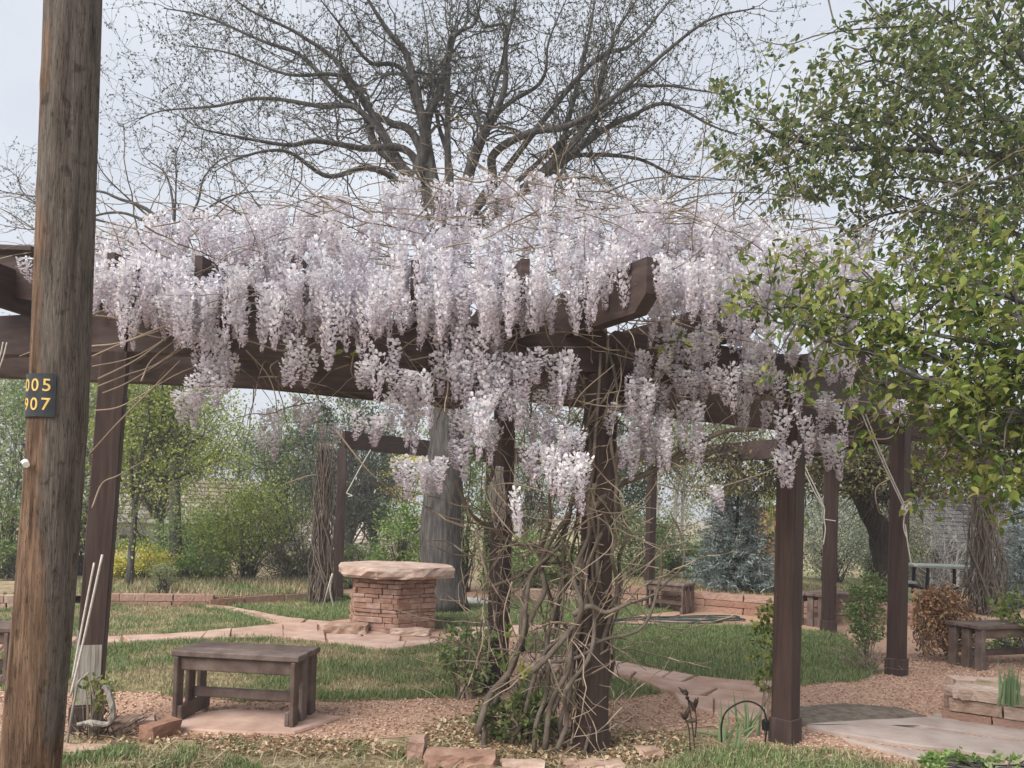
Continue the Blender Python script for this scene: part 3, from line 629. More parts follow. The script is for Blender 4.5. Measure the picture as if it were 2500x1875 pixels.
def copy_thing(src, label):
    c = src.copy(); COL.objects.link(c); c['label'] = label
    for ch in src.children:
        d = ch.copy(); COL.objects.link(d); d.parent = c
    return c
def put_bench(o, fl, fr, D_=.42, z=0.0, zoff=.0):   # front-left and front-right feet
    a, b2 = G(*fl, z), G(*fr, z); d = (b2 - a)[:2]; ang = math.atan2(d[1], d[0]); mid = (a + b2)[:2] / 2; nrm = np.array((-math.sin(ang), math.cos(ang)))
    o.location = (*(mid + nrm * D_ / 2), z + zoff); o.rotation_euler.z = ang
    L_ = np.linalg.norm(d); o.scale = (L_ / 1.06, 1, 1); return o
bn = make_bench('brown slatted bench standing on the pink stone pad in front'); put_bench(bn, (409, 1768), (722, 1788), zoff=.026)
put_bench(copy_thing(bn, 'brown bench at the back in front of the low red stone wall'), (1572, 1491), (1668, 1502))
o = put_bench(copy_thing(bn, 'brown bench half hidden behind the thin post and green shrub'), (2008, 1535), (2110, 1520)); o.location.z = .0
put_bench(copy_thing(bn, 'grey brown bench at the right edge above the iris bed'), (2391, 1641), (2645, 1628))
o = copy_thing(bn, 'bench cut off by the left picture edge behind the pole'); g = G(-60, 1690); o.location = (g[0] - .32, g[1] + .3, 0); o.rotation_euler.z = R_(8)

# ================================================================== BED WALLS
wrng = np.random.default_rng(13)
BLK = [rough_block(np.random.default_rng(100 + i), .5, .5, .5, .011).mesh('stone', M['stone']) for i in range(6)]
BLK2 = [rough_block(np.random.default_rng(120 + i), .5, .5, .5, .011).mesh('stone', M['stone_tan']) for i in range(6)]
def course(parent, a, b, z, h, depth, wmin, wmax, rng, pool, over=0.0, name='stone'):
    a, b = np.asarray(a[:2]), np.asarray(b[:2]); L_ = np.linalg.norm(b - a); d = (b - a) / L_; ang = math.atan2(d[1], d[0]); n = np.array((-d[1], d[0])); x = -rng.uniform(0, .1)
    while x < L_ - .04:
        w = min(rng.uniform(wmin, wmax), L_ - x)
        if w < .05: break
        p = a + d * (x + w / 2) + n * (depth / 2 + rng.uniform(-.012, .012) - over)
        link(name, pool[rng.integers(len(pool))], parent, loc=(p[0], p[1], z + .002), rz=ang + rng.normal(0, .012) + (math.pi if rng.random() < .5 else 0), sc=(w - .01, depth, h * rng.uniform(.93, 1.0) - .004)); x += w
w1 = thing('bed_wall', 'two course red stone edging of the bed behind the left lawn', 'wall', loc=G(400, 1480))
A, B, C = G(225, 1480), G(520, 1482), G(815, 1462)
course(w1, A, B, 0, .075, .16, .3, .55, wrng, BLK); course(w1, A, B, .075, .1, .17, .32, .48, wrng, BLK)
w1b = thing('bed_edging', 'single course weathered edging continuing towards the vine wrapped post', 'wall', loc=G(650, 1472)); course(w1b, B, C, 0, .12, .15, .4, .7, wrng, BLK)
w0 = thing('bed_wall', 'pale stone edging seen left of the utility pole', 'wall', loc=G(0, 1482)); course(w0, G(-200, 1492), G(140, 1484), 0, .08, .16, .25, .4, wrng, BLK2); course(w0, G(-200, 1492), G(140, 1484), .08, .1, .18, .25, .4, wrng, BLK2)
w2 = thing('bed_wall', 'low pale stone row at the back of the left bed', 'wall', loc=G(350, 1440)); course(w2, G(-100, 1440), G(560, 1440), 0, .13, .2, .4, .9, wrng, BLK2)
tm = thing('timber_edging', 'grey landscape timbers edging the back of the left bed', 'edging', loc=G(700, 1440))
for (a, b2) in (((566, 1441), (668, 1442)), ((672, 1442), (790, 1439))):
    mb = MB(); beam_box(mb, G(*a), G(*b2), .12, .12, .01); mb.build('timber', M['greywood'], tm)
w3 = thing('bed_wall', 'low stacked red stone wall behind the right hand lawn', 'wall', loc=G(1800, 1510))
WP = [G(1470, 1474), G(1720, 1494), G(1960, 1516), G(2240, 1530)]
for k, (z, h) in enumerate(((0, .11), (.11, .1), (.21, .11))):
    for q in range(3): course(w3, WP[q], WP[q + 1], z, h, .25, .28, .75, wrng, BLK)
sheet('terrace', [p[:2] + (0, .12) for p in WP] + [G(2300, 1470, .28)[:2], (14, 60), (-2, 60), (.6, 17)], .29, mat('terrace_grass', [(.2, .19, .08), (.34, .31, .16), (.46, .41, .26)], 1.5, rough=.95, detail=9))
w4 = thing('bed_wall', 'tan hewn block wall of the iris bed at the right edge', 'wall', loc=G(2400, 1775))
a, b2 = G(2330, 1768), G(2660, 1818)
course(w4, a, b2, 0, .095, .22, .3, .42, wrng, BLK); course(w4, a, b2, .095, .1, .23, .33, .42, wrng, BLK2, .0); course(w4, a + (.02, 0, 0), b2, .195, .09, .24, .36, .45, wrng, BLK2, .02)
Fc = G(2352, 1714); course(w4, Fc[:2], a[:2] + np.array((.05, .24)), .0, .18, .16, .22, .3, wrng, BLK2); course(w4, Fc[:2], Fc[:2] + np.array((1.6, -.12)), .0, .19, .2, .35, .5, wrng, BLK2)
sheet('bed_soil', [a[:2] + (.1, .1), b2[:2] + (.1, .1), (b2[0] + .5, b2[1] + .8), Fc[:2] + (.15, .06)], .19, M['soil'])
link('loose_stone', BLK2[2], loc=G(2385, 1700, .2), rz=.15, sc=(.42, .24, .06)); tag(COL.objects[-1], 'pale flat cap stone lying behind the tan block wall', 'stone')
far_edge = thing('far_edging', 'far row of pinkish white stones beyond the lawn behind the vine', 'edging', loc=G(1300, 1462)); course(far_edge, G(1255, 1468), G(1480, 1470), 0, .2, .3, .2, .5, wrng, BLK2)
sheet('left_bed', [G(225, 1476)[:2] + (0, .12), B[:2] + (0, .12), C[:2] + (0, .1), G(830, 1436)[:2], G(-250, 1436)[:2], G(-250, 1488)[:2]], .12, M['soil'])
bedp = np.concatenate([fill([G(225, 1474)[:2], B[:2], C[:2], G(830, 1436)[:2], G(-250, 1436)[:2], G(-250, 1488)[:2]], 16000, rng, .12)])
kk = fbm(bedp, 1.2); blades('bed_grass', bedp[kk > .42], .04, .16, M['straw'], rng, .005, .5, 'dry tufted grass on the left bed', 'grass'); blades('bed_green_grass', bedp[kk < .46], .04, .14, M['grass'], rng, .005, .5, 'green tufts growing on the left bed', 'grass')
tpn = rng.uniform((1.0, 11.2), (6.5, 15), (16000, 2)); tpn = tpn[in_poly(tpn, np.array([p[:2] + (0, .15) for p in WP] + [G(2300, 1470, .28)[:2], (9, 18), (1, 18)]))]
blades('terrace_grass', np.c_[tpn, np.full(len(tpn), .29)], .03, .1, M['straw'], rng, .005, .5, 'pale grass on the raised terrace behind the red wall', 'grass')
# ================================================================== PLANTS: tools
def unit(v): return v / max(np.linalg.norm(v), 1e-9)
def grow(segs, tips, p, d, Ln, r, lev, rg, mx=2, step=.11, wig=.22, up=.03, prob=.45, ratio=.55, spread=.9):
    n = max(2, int(Ln / step)); st = Ln / n; r0 = r
    for i in range(n):
        d = unit(d + rg.normal(0, wig, 3) + (0, 0, up)); q = p + d * st; r1 = max(r0 * (1 - .8 * (i + 1) / n), .0022)
        segs.append((*p, *q, r, r1))
        if lev < mx and i > 0 and rg.random() < prob:
            c = unit(d + rg.normal(0, spread, 3)); grow(segs, tips, q, c, Ln * ratio * rg.uniform(.5, 1.2), r1 * .7, lev + 1, rg, mx, step * .9, wig * 1.1, up, prob, ratio, spread)
        elif rg.random() < .5: tips.append((*q, *d))
        p, r = q, r1
    tips.append((*p, *d))
def rand_leaves(mb, P, D, size, rg, tv=LEAF, tf=LEAFF, drop=.0, upw=1.0, spread=.8):
    n = len(P)
    if n == 0: return
    y = D + rg.normal(0, spread, (n, 3)); y[:, 2] -= drop
    up = rg.normal(0, .55, (n, 3)); up[:, 2] += upw
    scatter(mb, tv, tf, P, frame_from(y, up), size * rg.uniform(.6, 1.25, n))
DIA = [(0, 0, 0), (-.28, .5, .07), (0, 1, 0), (.28, .5, .07)]; DIAF = [(0, 3, 2, 1)]
def clump_crown(rg, c, rad, K, per, lsig, shell=.55):      # leaf positions gathered in clumps inside an ellipsoid
    u = rg.normal(0, 1, (K, 3)); u /= np.linalg.norm(u, axis=1, keepdims=True); k = rg.uniform(shell, 1, (K, 1)) ** .7
    cc = np.asarray(c) + u * k * np.asarray(rad)
    sz = lsig * rg.uniform(.6, 1.5, (K, 1)); P = np.repeat(cc, per, 0) + rg.normal(0, 1, (K * per, 3)) * np.repeat(sz, per, 0) * (1, 1, .75)
    return cc, P, np.repeat(u, per, 0)
def shrub(name, label, cat, base, w, h, m, seed, K=60, per=60, leaf=.06, trunk_r=.02, bark=None, lift=.12, dep=None, group=None, drop=.0, lsig=None, stems=8, shell=.45, tv=DIA, tf=DIAF):
    rg = np.random.default_rng(seed); base = np.asarray(base, float); dep = dep or w
    t = thing(name, label, cat, group, loc=base)
    c = base + (0, 0, h * (.5 + lift / 2)); rad = (w / 2 * .9, dep / 2 * .9, h * (1 - lift) / 2 * .92)
    cc, P, D = clump_crown(rg, c, rad, K, per, lsig or min(w, h) * .09, shell)
    P[:, 2] = np.maximum(P[:, 2], base[2] + .02)
    mb = MB(); rand_leaves(mb, P, D * .6, leaf, rg, tv, tf, drop=drop); mb.build('crown', m, t, kind='stuff')
    segs = []
    for k in range(len(cc)):
        st = base + rg.normal(0, .02 + w * .03, 3) * (1, 1, 0); mid = st + (cc[k] - st) * (.35, .35, .55) + rg.normal(0, .05 * w, 3) * .5
        r = trunk_r * rg.uniform(.4, .8); pts = smooth_path([st, mid, cc[k]], 5)
        for i in range(4): segs.append((*pts[i], *pts[i + 1], r * (1 - i * .2), r * (1 - (i + 1) * .2)))
        if k > stems * 6: break
    mb = MB(); prisms(mb, segs, 4); mb.build('branches', bark or M['twig'], t, kind='stuff'); return t
def tree(name, label, cat, base, h, w, m, seed, trunk_r=.12, K=90, per=70, leaf=.08, clear=.3, lean=(0, 0), bark=None, group=None, dep=None, drop=0.0, shell=.4, lsig=None, trunk_pts=None):
    rg = np.random.default_rng(seed); base = np.asarray(base, float); t = thing(name, label, cat, group, loc=base)
    c = base + (lean[0], lean[1], h * (.5 + clear / 2)); rad = (w / 2, (dep or w) / 2, h * (1 - clear) / 2)
    cc, P, D = clump_crown(rg, c, rad, K, per, lsig or w * .055, shell)
    mb = MB(); rand_leaves(mb, P, D * .5, leaf, rg, DIA, DIAF, drop=drop); mb.build('crown', m, t, kind='stuff')
    top = c + (0, 0, rad[2] * .45); mb = MB()
    pts = smooth_path(trunk_pts, 14) if trunk_pts is not None else smooth_path([base, base + (lean[0] * .2 + rg.normal(0, .05), lean[1] * .2, h * clear * .6), c + rg.normal(0, .06, 3) - (0, 0, rad[2] * .5), top], 14)
    tube(mb, pts, trunk_r * np.linspace(1.15, .25, 14), 9, True, .05, rg); mb.build('trunk', bark or M['bark'], t, smooth=True)
    segs = []
    for k in range(len(cc)):
        i = int(np.clip(rg.integers(5, 13), 0, 13)); a = pts[i]; r = trunk_r * .3 * rg.uniform(.4, 1); q = smooth_path([a, (a + cc[k]) / 2 + rg.normal(0, .08 * w, 3), cc[k]], 6)
        for j in range(5): segs.append((*q[j], *q[j + 1], r * (1 - j * .17), r * (1 - (j + 1) * .17)))
    mb = MB(); prisms(mb, segs, 4); mb.build('limbs', bark or M['bark'], t, kind='stuff'); return t

# ================================================================== WISTERIA
wis = thing('wisteria', 'old wisteria in full pale lilac bloom climbing the centre post over the pergola', 'vine', loc=PO['c'] + (-.12, .08, 0))
FLO = [(-.5, 0, 0), (.5, 0, 0), (.62, .55, .3), (-.62, .55, .3), (.34, .85, .75), (-.34, .85, .75), (0, .75, -.35)]; FLOF = [(0, 1, 2, 3), (3, 2, 4, 5), (0, 6, 1)]
def raceme_geo(seed, Ln=.27, n=112, wide=.047):
    rg = np.random.default_rng(seed); t = np.sort(rg.uniform(0, 1, n)) ** .9; a = np.arange(n) * 2.399 + rg.normal(0, .3, n)
    rad = wide * (np.clip(1 - t, 0, 1) ** .7 * .95 + .1) * np.clip(t * 9 + .4, 0, 1) * rg.uniform(.6, 1.12, n)
    P = np.c_[np.cos(a) * rad, np.sin(a) * rad, -Ln * t + rg.normal(0, .004, n)]; P[:, :2] += np.outer(np.sin(t * 3 + seed), (.014, .01))
    y = np.c_[np.cos(a), np.sin(a), rg.normal(.05, .35, n)]; up = np.c_[np.cos(a) * -.3 + rg.normal(0, .35, n), np.sin(a) * -.3 + rg.normal(0, .35, n), np.ones(n)]
    mb = MB(); scatter(mb, FLO, FLOF, P, frame_from(y, up), (.0185 * (1 - .5 * t ** 1.5)) * rg.uniform(.75, 1.25, n)); tp_ = np.repeat(np.clip((t - .25) / .7 + rg.normal(0, .15, n), 0, 1), len(FLO))
    prisms(mb, [(0, 0, .015, 0, 0, -Ln * .5, .0022, .0018), (0, 0, -Ln * .5, .004, 0, -Ln * 1.02, .0018, .001)], 3); mb.tip = np.r_[tp_, np.ones(12)]; return mb
def with_tip(me, tip): me.attributes.new('tip', 'FLOAT', 'POINT').data.foreach_set('value', tip.astype(np.float32)); return me
RG = [raceme_geo(i, wide=.038 + .006 * (i % 4), n=(140, 118, 155)[i % 3]) for i in range(12)]
RM = [with_tip(g.mesh('raceme', M['petal']), g.tip) for g in RG]
RMV = [(np.concatenate(g.v), {k: np.concatenate(l) for k, l in g.f.items()}, g.tip) for g in RG]
spots = []      # (position of the top, length factor, width factor)
wr = np.random.default_rng(77)
def hang(x, y0, y1, Y, wpx=45, n=None):        # a hanging bunch, made of one or a few racemes
    s = F_PX / Y; n = n or max(1, round(wpx / (26 if y0 > 780 else 33))); Ln = (y1 - y0) / s
    for k in range(n):
        ox = (k - (n - 1) / 2) * (wpx - 22) / max(n - 1, 1) if n > 1 else 0
        f = 1 if k == n // 2 else wr.uniform(.7, .95)
        if Ln > .36:
            m_ = int(math.ceil(Ln / .28))
            for j in range(m_): 
                p = W(x + ox + wr.normal(0, 6), y0 + (y1 - y0) * j / m_ * .92, Y + wr.normal(0, .05)); spots.append((p, Ln / m_ * 1.25 / .27 * f, wr.uniform(.95, 1.2)))
        else: spots.append((W(x + ox, y0 + abs(ox) * .15 + (wr.uniform(-8, 26) if n > 1 else 0), Y + wr.normal(0, .05)), Ln / .27 * f, (1.0 if wpx > 30 else .75) * wr.uniform(.9, 1.15)))
H = [(330, 756, 854, 30), (63, 627, 690, 25), (248, 655, 765, 60), (290, 640, 720, 60), (455, 760, 880, 60), (485, 700, 850, 70), (525, 800, 935, 70), (545, 860, 960, 60), (505, 890, 990, 70), (462, 935, 1028, 55), (430, 700, 820, 60), (400, 715, 800, 30), (364, 740, 792, 26),
     (717, 816, 938, 42), (700, 880, 945, 34), (752, 857, 950, 38), (802, 800, 908, 36), (905, 842, 960, 60), (888, 885, 950, 36), (960, 830, 925, 36), (982, 880, 960, 50), (1003, 950, 1085, 44), (1025, 895, 1030, 48), (1095, 780, 960, 70), (1170, 800, 985, 110), (1250, 865, 1045, 95), (1130, 860, 1000, 60), (1210, 900, 1030, 60),
     (920, 1005, 1085, 42), (973, 960, 1075, 44), (992, 1108, 1200, 42), (1035, 1105, 1190, 42), (1072, 1120, 1210, 44), (1122, 1000, 1165, 44), (1176, 965, 1115, 52), (1205, 1020, 1118, 48), (1258, 1195, 1312, 22), (655, 1000, 1115, 50), (736, 970, 1040, 50), (802, 1040, 1095, 48), (870, 1000, 1075, 26), (760, 985, 1040, 40),
     (1317, 850, 938, 34), (1380, 860, 1000, 80), (1345, 925, 1010, 46), (1330, 1010, 1175, 70), (1395, 1030, 1115, 50), (1390, 1095, 1245, 100), (1583, 860, 1130, 80), (1530, 985, 1160, 64), (1600, 1000, 1145, 56), (1630, 1050, 1147, 32), (1693, 980, 1130, 50), (1772, 890, 1012, 44), (1817, 965, 1050, 30), (1747, 1185, 1250, 36),
     (1637, 790, 910, 50), (1678, 800, 915, 50), (1705, 800, 900, 40), (1738, 800, 895, 44), (1732, 902, 965, 40), (1840, 835, 975, 40), (1868, 850, 960, 46), (1420, 680, 810, 60), (1335, 700, 805, 60), (1290, 690, 790, 60), (1472, 640, 757, 34), (1500, 635, 757, 32), (1542, 640, 740, 26), (1612, 630, 812, 44), (1660, 640, 770, 50), (1700, 650, 780, 50), (1750, 660, 790, 50),
     (1915, 900, 1005, 60), (1835, 890, 975, 40), (1816, 970, 1052, 30), (1938, 990, 1112, 56), (1920, 1083, 1192, 50), (2034, 980, 1162, 58), (2082, 940, 1002, 34), (2186, 955, 1018, 50), (2325, 955, 1028, 30), (2010, 960, 1010, 40), (1790, 760, 880, 50), (1850, 740, 850, 60), (1900, 780, 880, 60), (1960, 800, 900, 60), (2010, 780, 880, 50), (2060, 830, 930, 50), (1660, 900, 1000, 44), (1690, 890, 960, 40), (1560, 900, 1010, 50), (1870, 980, 1060, 36),
     (560, 700, 800, 70), (620, 720, 830, 70), (680, 700, 800, 60), (780, 720, 830, 70), (850, 700, 810, 60), (930, 680, 830, 70), (1010, 700, 800, 60), (1060, 720, 800, 50), (1100, 680, 770, 60), (1165, 640, 760, 70), (1230, 660, 770, 70), (1260, 720, 800, 50)]
for (x, y0, y1, w_) in H:
    far = (x < 830 and y0 > 960) or x > 2150
    if y0 < 760: Yb = 4.55
    elif x > 1960: Yb = 5.25
    elif x > 1780: Yb = 4.9
    else: Yb = 4.55 if x < 1500 else 4.8
    if far: Yb = 6.0
    hang(x, y0, y1, Yb + wr.uniform(-.12, .12), w_)
for _ in range(80):             # fringe hanging over the front beam
    x = wr.choice([wr.uniform(370, 1300), wr.uniform(1560, 1960), wr.uniform(215, 420)], p=[.66, .26, .08]); y0 = wr.uniform(640, 725) if x > 420 else wr.uniform(620, 690); spots.append((W(x, y0, wr.uniform(4.4, 4.75) if x < 1500 else wr.uniform(4.7, 5.3)), wr.uniform(.7, 1.3), wr.uniform(.8, 1.1)))
n_front = len(spots)
# the mound of bloom lying over the ring beam
topx = [200, 320, 450, 700, 900, 1100, 1250, 1400, 1600, 1800, 2000, 2150]; topy = [575, 530, 505, 480, 445, 425, 420, 428, 470, 515, 560, 610]
botx = [200, 400, 700, 1100, 1400, 1500, 1800, 2150]; boty = [650, 730, 740, 720, 700, 620, 690, 730]
def mound(n, ylo, yhi, x0=215, x1=2120):
    for _ in range(n):
        x = wr.uniform(x0, x1); a, b2 = np.interp(x, topx, topy), np.interp(x, botx, boty); u = wr.beta(1.0, 1.15)
        Y = np.interp(u, [0, 1], [yhi, ylo]) + wr.normal(0, .3); Y = max(Y, 4.25)
        spots.append((W(x, a + (b2 - a) * u, Y), wr.uniform(.75, 1.35), wr.uniform(.75, 1.1)))
mound(380, 4.6, 6.2); mound(140, 4.4, 5.0)
for _ in range(40):              # bloom carried into the leafy tree on the right
    x = wr.uniform(2000, 2330); spots.append((W(x, wr.uniform(560, 900), wr.uniform(5.6, 6.8)), wr.uniform(.6, .95), wr.uniform(.7, 1)))
for (x, y) in ((2240, 80), (2220, 150), (2330, 440), (2300, 520), (2360, 500), (2290, 630)): spots.append((W(x, y, 6.6), 1., 1.)); spots.append((W(x + 25, y + 40, 6.7), .9, .9))
dist = np.array([s[0][1] for s in spots]); order = list(range(n_front)) + [n_front + i for i in np.argsort(dist[n_front:])]
rest = MB(); rest_tip = []
for rank, i in enumerate(order):
    p, lf_, wf = spots[i]; k = int(wr.integers(12)); rz = wr.uniform(0, 6.28); tl = wr.normal(0, .09, 2)
    if rank < 300:
        o = link('raceme', RM[k], wis, loc=p); o.rotation_euler = (tl[0], tl[1], rz); o.scale = (wf, wf, lf_)
    else:
        v, fd, tv_ = RMV[k]; rest_tip.append(tv_); Mx = np.array((Matrix.Rotation(rz, 3, 'Z'))); vv_ = (v * (wf, wf, lf_)) @ Mx.T + p
        for kk, a in fd.items(): rest.f.setdefault(kk, []).append(a + rest.n)
        rest.v.append(vv_); rest.n += len(vv_)
ro_ = rest.build('racemes', M['petal'], wis, kind='stuff'); with_tip(ro_.data, np.concatenate(rest_tip))
# twisting stems round the centre post
pc = PO['c']; srg = np.random.default_rng(9)
def climber(a0, r0, turns, rr, zt=2.55, off=(0, 0), rtop=.16, wob=.05, start=None):
    pts = []; n = 16
    for i in range(n):
        t = i / (n - 1); ra = r0 * (1 - t) ** 1.6 + rtop * (.75 + .5 * math.sin(3 * t + a0)); a = a0 + turns * 2 * math.pi * t
        pts.append((pc[0] - .1 * (1 - t) + math.cos(a) * ra + off[0] * (1 - t) + srg.normal(0, wob * .5), pc[1] + math.sin(a) * ra * .8 + off[1] * (1 - t) + srg.normal(0, wob * .5), zt * t ** .95))
    pts = smooth_path(pts, 46); mb = MB(); tube(mb, pts, rr * np.linspace(1.1, .65, 46), 8, True, .06, srg); return mb
for k in range(16): climber(srg.uniform(0, 6.28), srg.uniform(.03, .2), srg.uniform(-.6, .9), srg.uniform(.007, .016), srg.uniform(2.1, 2.7), (srg.uniform(-.22, .04), srg.uniform(-.05, .2))).build('stem', M['vine'], wis, smooth=True)
thick = [([(1165, 1790), (1195, 1700), (1245, 1640), (1270, 1570), (1300, 1500), (1330, 1440), (1320, 1380), (1345, 1320), (1395, 1250)], 5.0, .02), ([(1180, 1840), (1190, 1760), (1240, 1650), (1275, 1560), (1285, 1470), (1300, 1400), (1370, 1330)], 4.95, .016),
         ([(1275, 1590), (1276, 1500), (1290, 1420), (1310, 1392), (1345, 1350), (1385, 1280)], 5.1, .018), ([(1330, 1830), (1345, 1720), (1385, 1640), (1395, 1560), (1420, 1480), (1400, 1400), (1440, 1300), (1450, 1180)], 4.8, .016),
         ([(1360, 1830), (1385, 1760), (1380, 1690), (1440, 1600), (1450, 1500), (1430, 1400), (1470, 1300)], 4.78, .014), ([(1340, 1615), (1390, 1612), (1430, 1595), (1450, 1585), (1440, 1575), (1480, 1560), (1570, 1530), (1610, 1420), (1615, 1340)], 4.78, .012),
         ([(1450, 1235), (1500, 1190), (1580, 1155), (1660, 1110), (1760, 1056), (1850, 1048)], 4.95, .019), ([(1110, 1170), (1150, 1255), (1200, 1290), (1260, 1330), (1350, 1352), (1380, 1420)], 5.4, .014), ([(1500, 1480), (1580, 1460), (1640, 1410), (1670, 1370), (1660, 1300), (1640, 1260)], 4.9, .008),
         ([(1190, 1435), (1260, 1410), (1320, 1380), (1400, 1370)], 5.2, .011), ([(1300, 1640), (1350, 1590), (1420, 1500), (1440, 1420)], 4.75, .018), ([(1400, 1500), (1440, 1480), (1480, 1495), (1540, 1470)], 4.75, .016)]
for pts, Y, rr in thick:
    p3 = smooth_path([W(x, y, Y + srg.normal(0, .05)) for x, y in pts], 34); mb = MB(); tube(mb, p3, rr * np.linspace(1.15, .75, 34), 8, True, .06, srg); mb.build('stem', M['vine'], wis, smooth=True)
tend = [[(230, 770), (290, 780), (330, 810), (400, 827)], [(225, 845), (300, 835), (420, 790), (560, 750), (640, 735)], [(225, 870), (320, 830), (450, 790), (560, 765)], [(225, 895), (330, 870), (450, 800), (520, 790)], [(240, 925), (330, 880), (400, 830), (440, 800)],
        [(235, 945), (310, 915), (380, 890), (450, 840)], [(230, 1003), (300, 990), (420, 920), (490, 890)], [(218, 1110), (290, 1030), (370, 950), (440, 880)], [(225, 1240), (250, 1180), (290, 1160), (370, 1115)], [(345, 930), (370, 880), (430, 830), (520, 770)], [(250, 960), (310, 935), (400, 880), (470, 840), (570, 820)],
        [(600, 735), (700, 770), (800, 810), (880, 820), (990, 810), (1050, 770), (1100, 680)], [(600, 855), (650, 910), (672, 965), (675, 1010)], [(600, 830), (700, 857), (780, 830), (800, 790), (770, 760)], [(600, 745), (680, 730), (760, 745), (860, 755), (980, 740), (1060, 745)], [(1200, 700), (1250, 790), (1262, 820), (1240, 862)],
        [(1000, 880), (1060, 870), (1120, 880), (1200, 850), (1300, 790), (1370, 740)], [(862, 870), (858, 910), (880, 940)], [(680, 880), (660, 900), (690, 950)], [(960, 870), (1010, 830), (1080, 790), (1110, 720)],
        [(1530, 860), (1515, 930), (1480, 1020), (1432, 1112)], [(1432, 1112), (1480, 1170), (1520, 1210), (1520, 1262), (1535, 1290)], [(1400, 1210), (1450, 1245), (1520, 1250), (1580, 1210), (1620, 1148)], [(1460, 1262), (1490, 1290), (1488, 1340), (1400, 1410), (1350, 1470)],
        [(1520, 1250), (1490, 1290), (1505, 1318)], [(1470, 1255), (1420, 1280), (1390, 1350), (1402, 1400), (1388, 1450), (1410, 1490)], [(1410, 978), (1460, 990), (1520, 992), (1560, 985)], [(1330, 1000), (1380, 1020), (1420, 960), (1500, 890)], [(1640, 1040), (1620, 980), (1600, 900)],
        [(1870, 930), (1868, 1020), (1888, 1080), (1870, 1100)], [(2070, 1055), (2105, 1040), (2100, 1020)], [(2070, 1065), (2160, 1072), (2190, 1050), (2200, 1010)], [(2255, 980), (2290, 1050), (2310, 1100), (2290, 1130)], [(2180, 1165), (2140, 1190), (2140, 1230), (2150, 1255), (2170, 1255)],
        [(1200, 1690), (1250, 1660), (1330, 1600)], [(1340, 1610), (1365, 1680), (1375, 1700)], [(1395, 1755), (1440, 1735), (1480, 1700)], [(1860, 960), (1950, 990), (2060, 980), (2140, 985), (2240, 1015), (2330, 1005), (2400, 960)], [(1600, 1180), (1700, 1200), (1850, 1160), (1940, 1120)],
        [(1420, 1215), (1330, 1200), (1250, 1180), (1180, 1190)], [(1250, 1420), (1230, 1500), (1238, 1590)], [(820, 1050), (900, 1150), (960, 1200), (1010, 1240)], [(700, 1180), (760, 1160), (790, 1165)], [(1185, 1160), (1190, 1220), (1240, 1290), (1290, 1340)]]
for pts in tend:
    Y = 4.6 if pts[0][0] < 1500 else 4.9
    if pts[0][0] > 1860: Y = 5.4
    p3 = smooth_path([W(x, y, Y + srg.normal(0, .06)) for x, y in pts], 20); mb = MB(); tube(mb, p3, .0045 * srg.uniform(.7, 1.2) * np.linspace(1.2, .6, 20), 5); mb.build('tendril', M['shoot'], wis, smooth=True)
segs = []
def wisp(p, d, Ln, r, sag=.0, wig=.12, step=.07):
    n = max(4, int(Ln / step)); 
    for i in range(n):
        d[:] = unit(d + srg.normal(0, wig, 3) + (0, 0, -sag)); q = p + d * Ln / n; segs.append((*p, *q, r * (1 - .6 * i / n), r * (1 - .6 * (i + 1) / n))); p = q
for _ in range(560):             # tangle inside the mound
    x = srg.uniform(230, 2150); a, b2 = np.interp(x, topx, topy), np.interp(x, botx, boty); p = W(x, srg.uniform(a, b2 + 60), srg.uniform(4.7, 6.6)); wisp(p, unit(srg.normal(0, 1, 3) * (1.4, .8, .5)), srg.uniform(.5, 1.5), srg.uniform(.0025, .006), .01)
for _ in range(90):              # long bare shoots standing out of the top, most of them right of centre
    x = srg.choice([srg.uniform(1300, 2050), srg.uniform(600, 1500)], p=[.75, .25]); p = W(x, np.interp(x, topx, topy) + srg.uniform(0, 70), srg.uniform(4.8, 6.4)); wisp(p, unit(np.array((srg.normal(0, .9), srg.normal(0, .5), srg.uniform(.1, .7)))), srg.uniform(.4, 1.2), srg.uniform(.0018, .0032), srg.uniform(.0, .06), .14)
for _ in range(260):             # tangle round the centre post
    z = srg.uniform(.1, 2.4); a = srg.uniform(0, 6.28); rr = srg.uniform(.08, .32); wisp(np.array((pc[0] - .12 + math.cos(a) * rr, pc[1] + math.sin(a) * rr * .8, z)), unit(srg.normal(0, 1, 3) + (0, 0, .8)), srg.uniform(.3, 1.0), srg.uniform(.0025, .0065), .0, .2)
for _ in range(120):
    x = srg.uniform(1150, 1950); wisp(W(x, srg.uniform(700, 1000), srg.uniform(4.9, 5.6)), unit(srg.normal(0, 1, 3) + (0, 0, -.5)), srg.uniform(.4, 1.1), srg.uniform(.003, .006), .02, .14)
for _ in range(40):
    x = srg.uniform(600, 1250); wisp(W(x, srg.uniform(780, 1000), srg.uniform(4.7, 6.0)), unit(srg.normal(0, 1, 3) + (0, 0, -.3)), srg.uniform(.4, 1.2), srg.uniform(.003, .006), .02, .14)
for _ in range(80):              # stems between the centre post and the post behind
    p = W(srg.uniform(1120, 1330), srg.uniform(1250, 1700), srg.uniform(4.9, 5.9)); wisp(p, unit(srg.normal(0, .8, 3) + (.1, 0, .7)), srg.uniform(.3, .9), srg.uniform(.003, .008), .0, .16)
mb = MB(); prisms(mb, segs, 4); mb.build('twigs', M['shoot'], wis, kind='stuff')
mb = MB(); lv = np.array([W(x + srg.normal(0, 12), y + srg.normal(0, 12), 4.6) for (x, y) in ((868, 860), (1270, 1640), (1240, 1600), (1300, 1700), (1245, 1545), (1660, 830), (1620, 855)) for _ in range(8)])
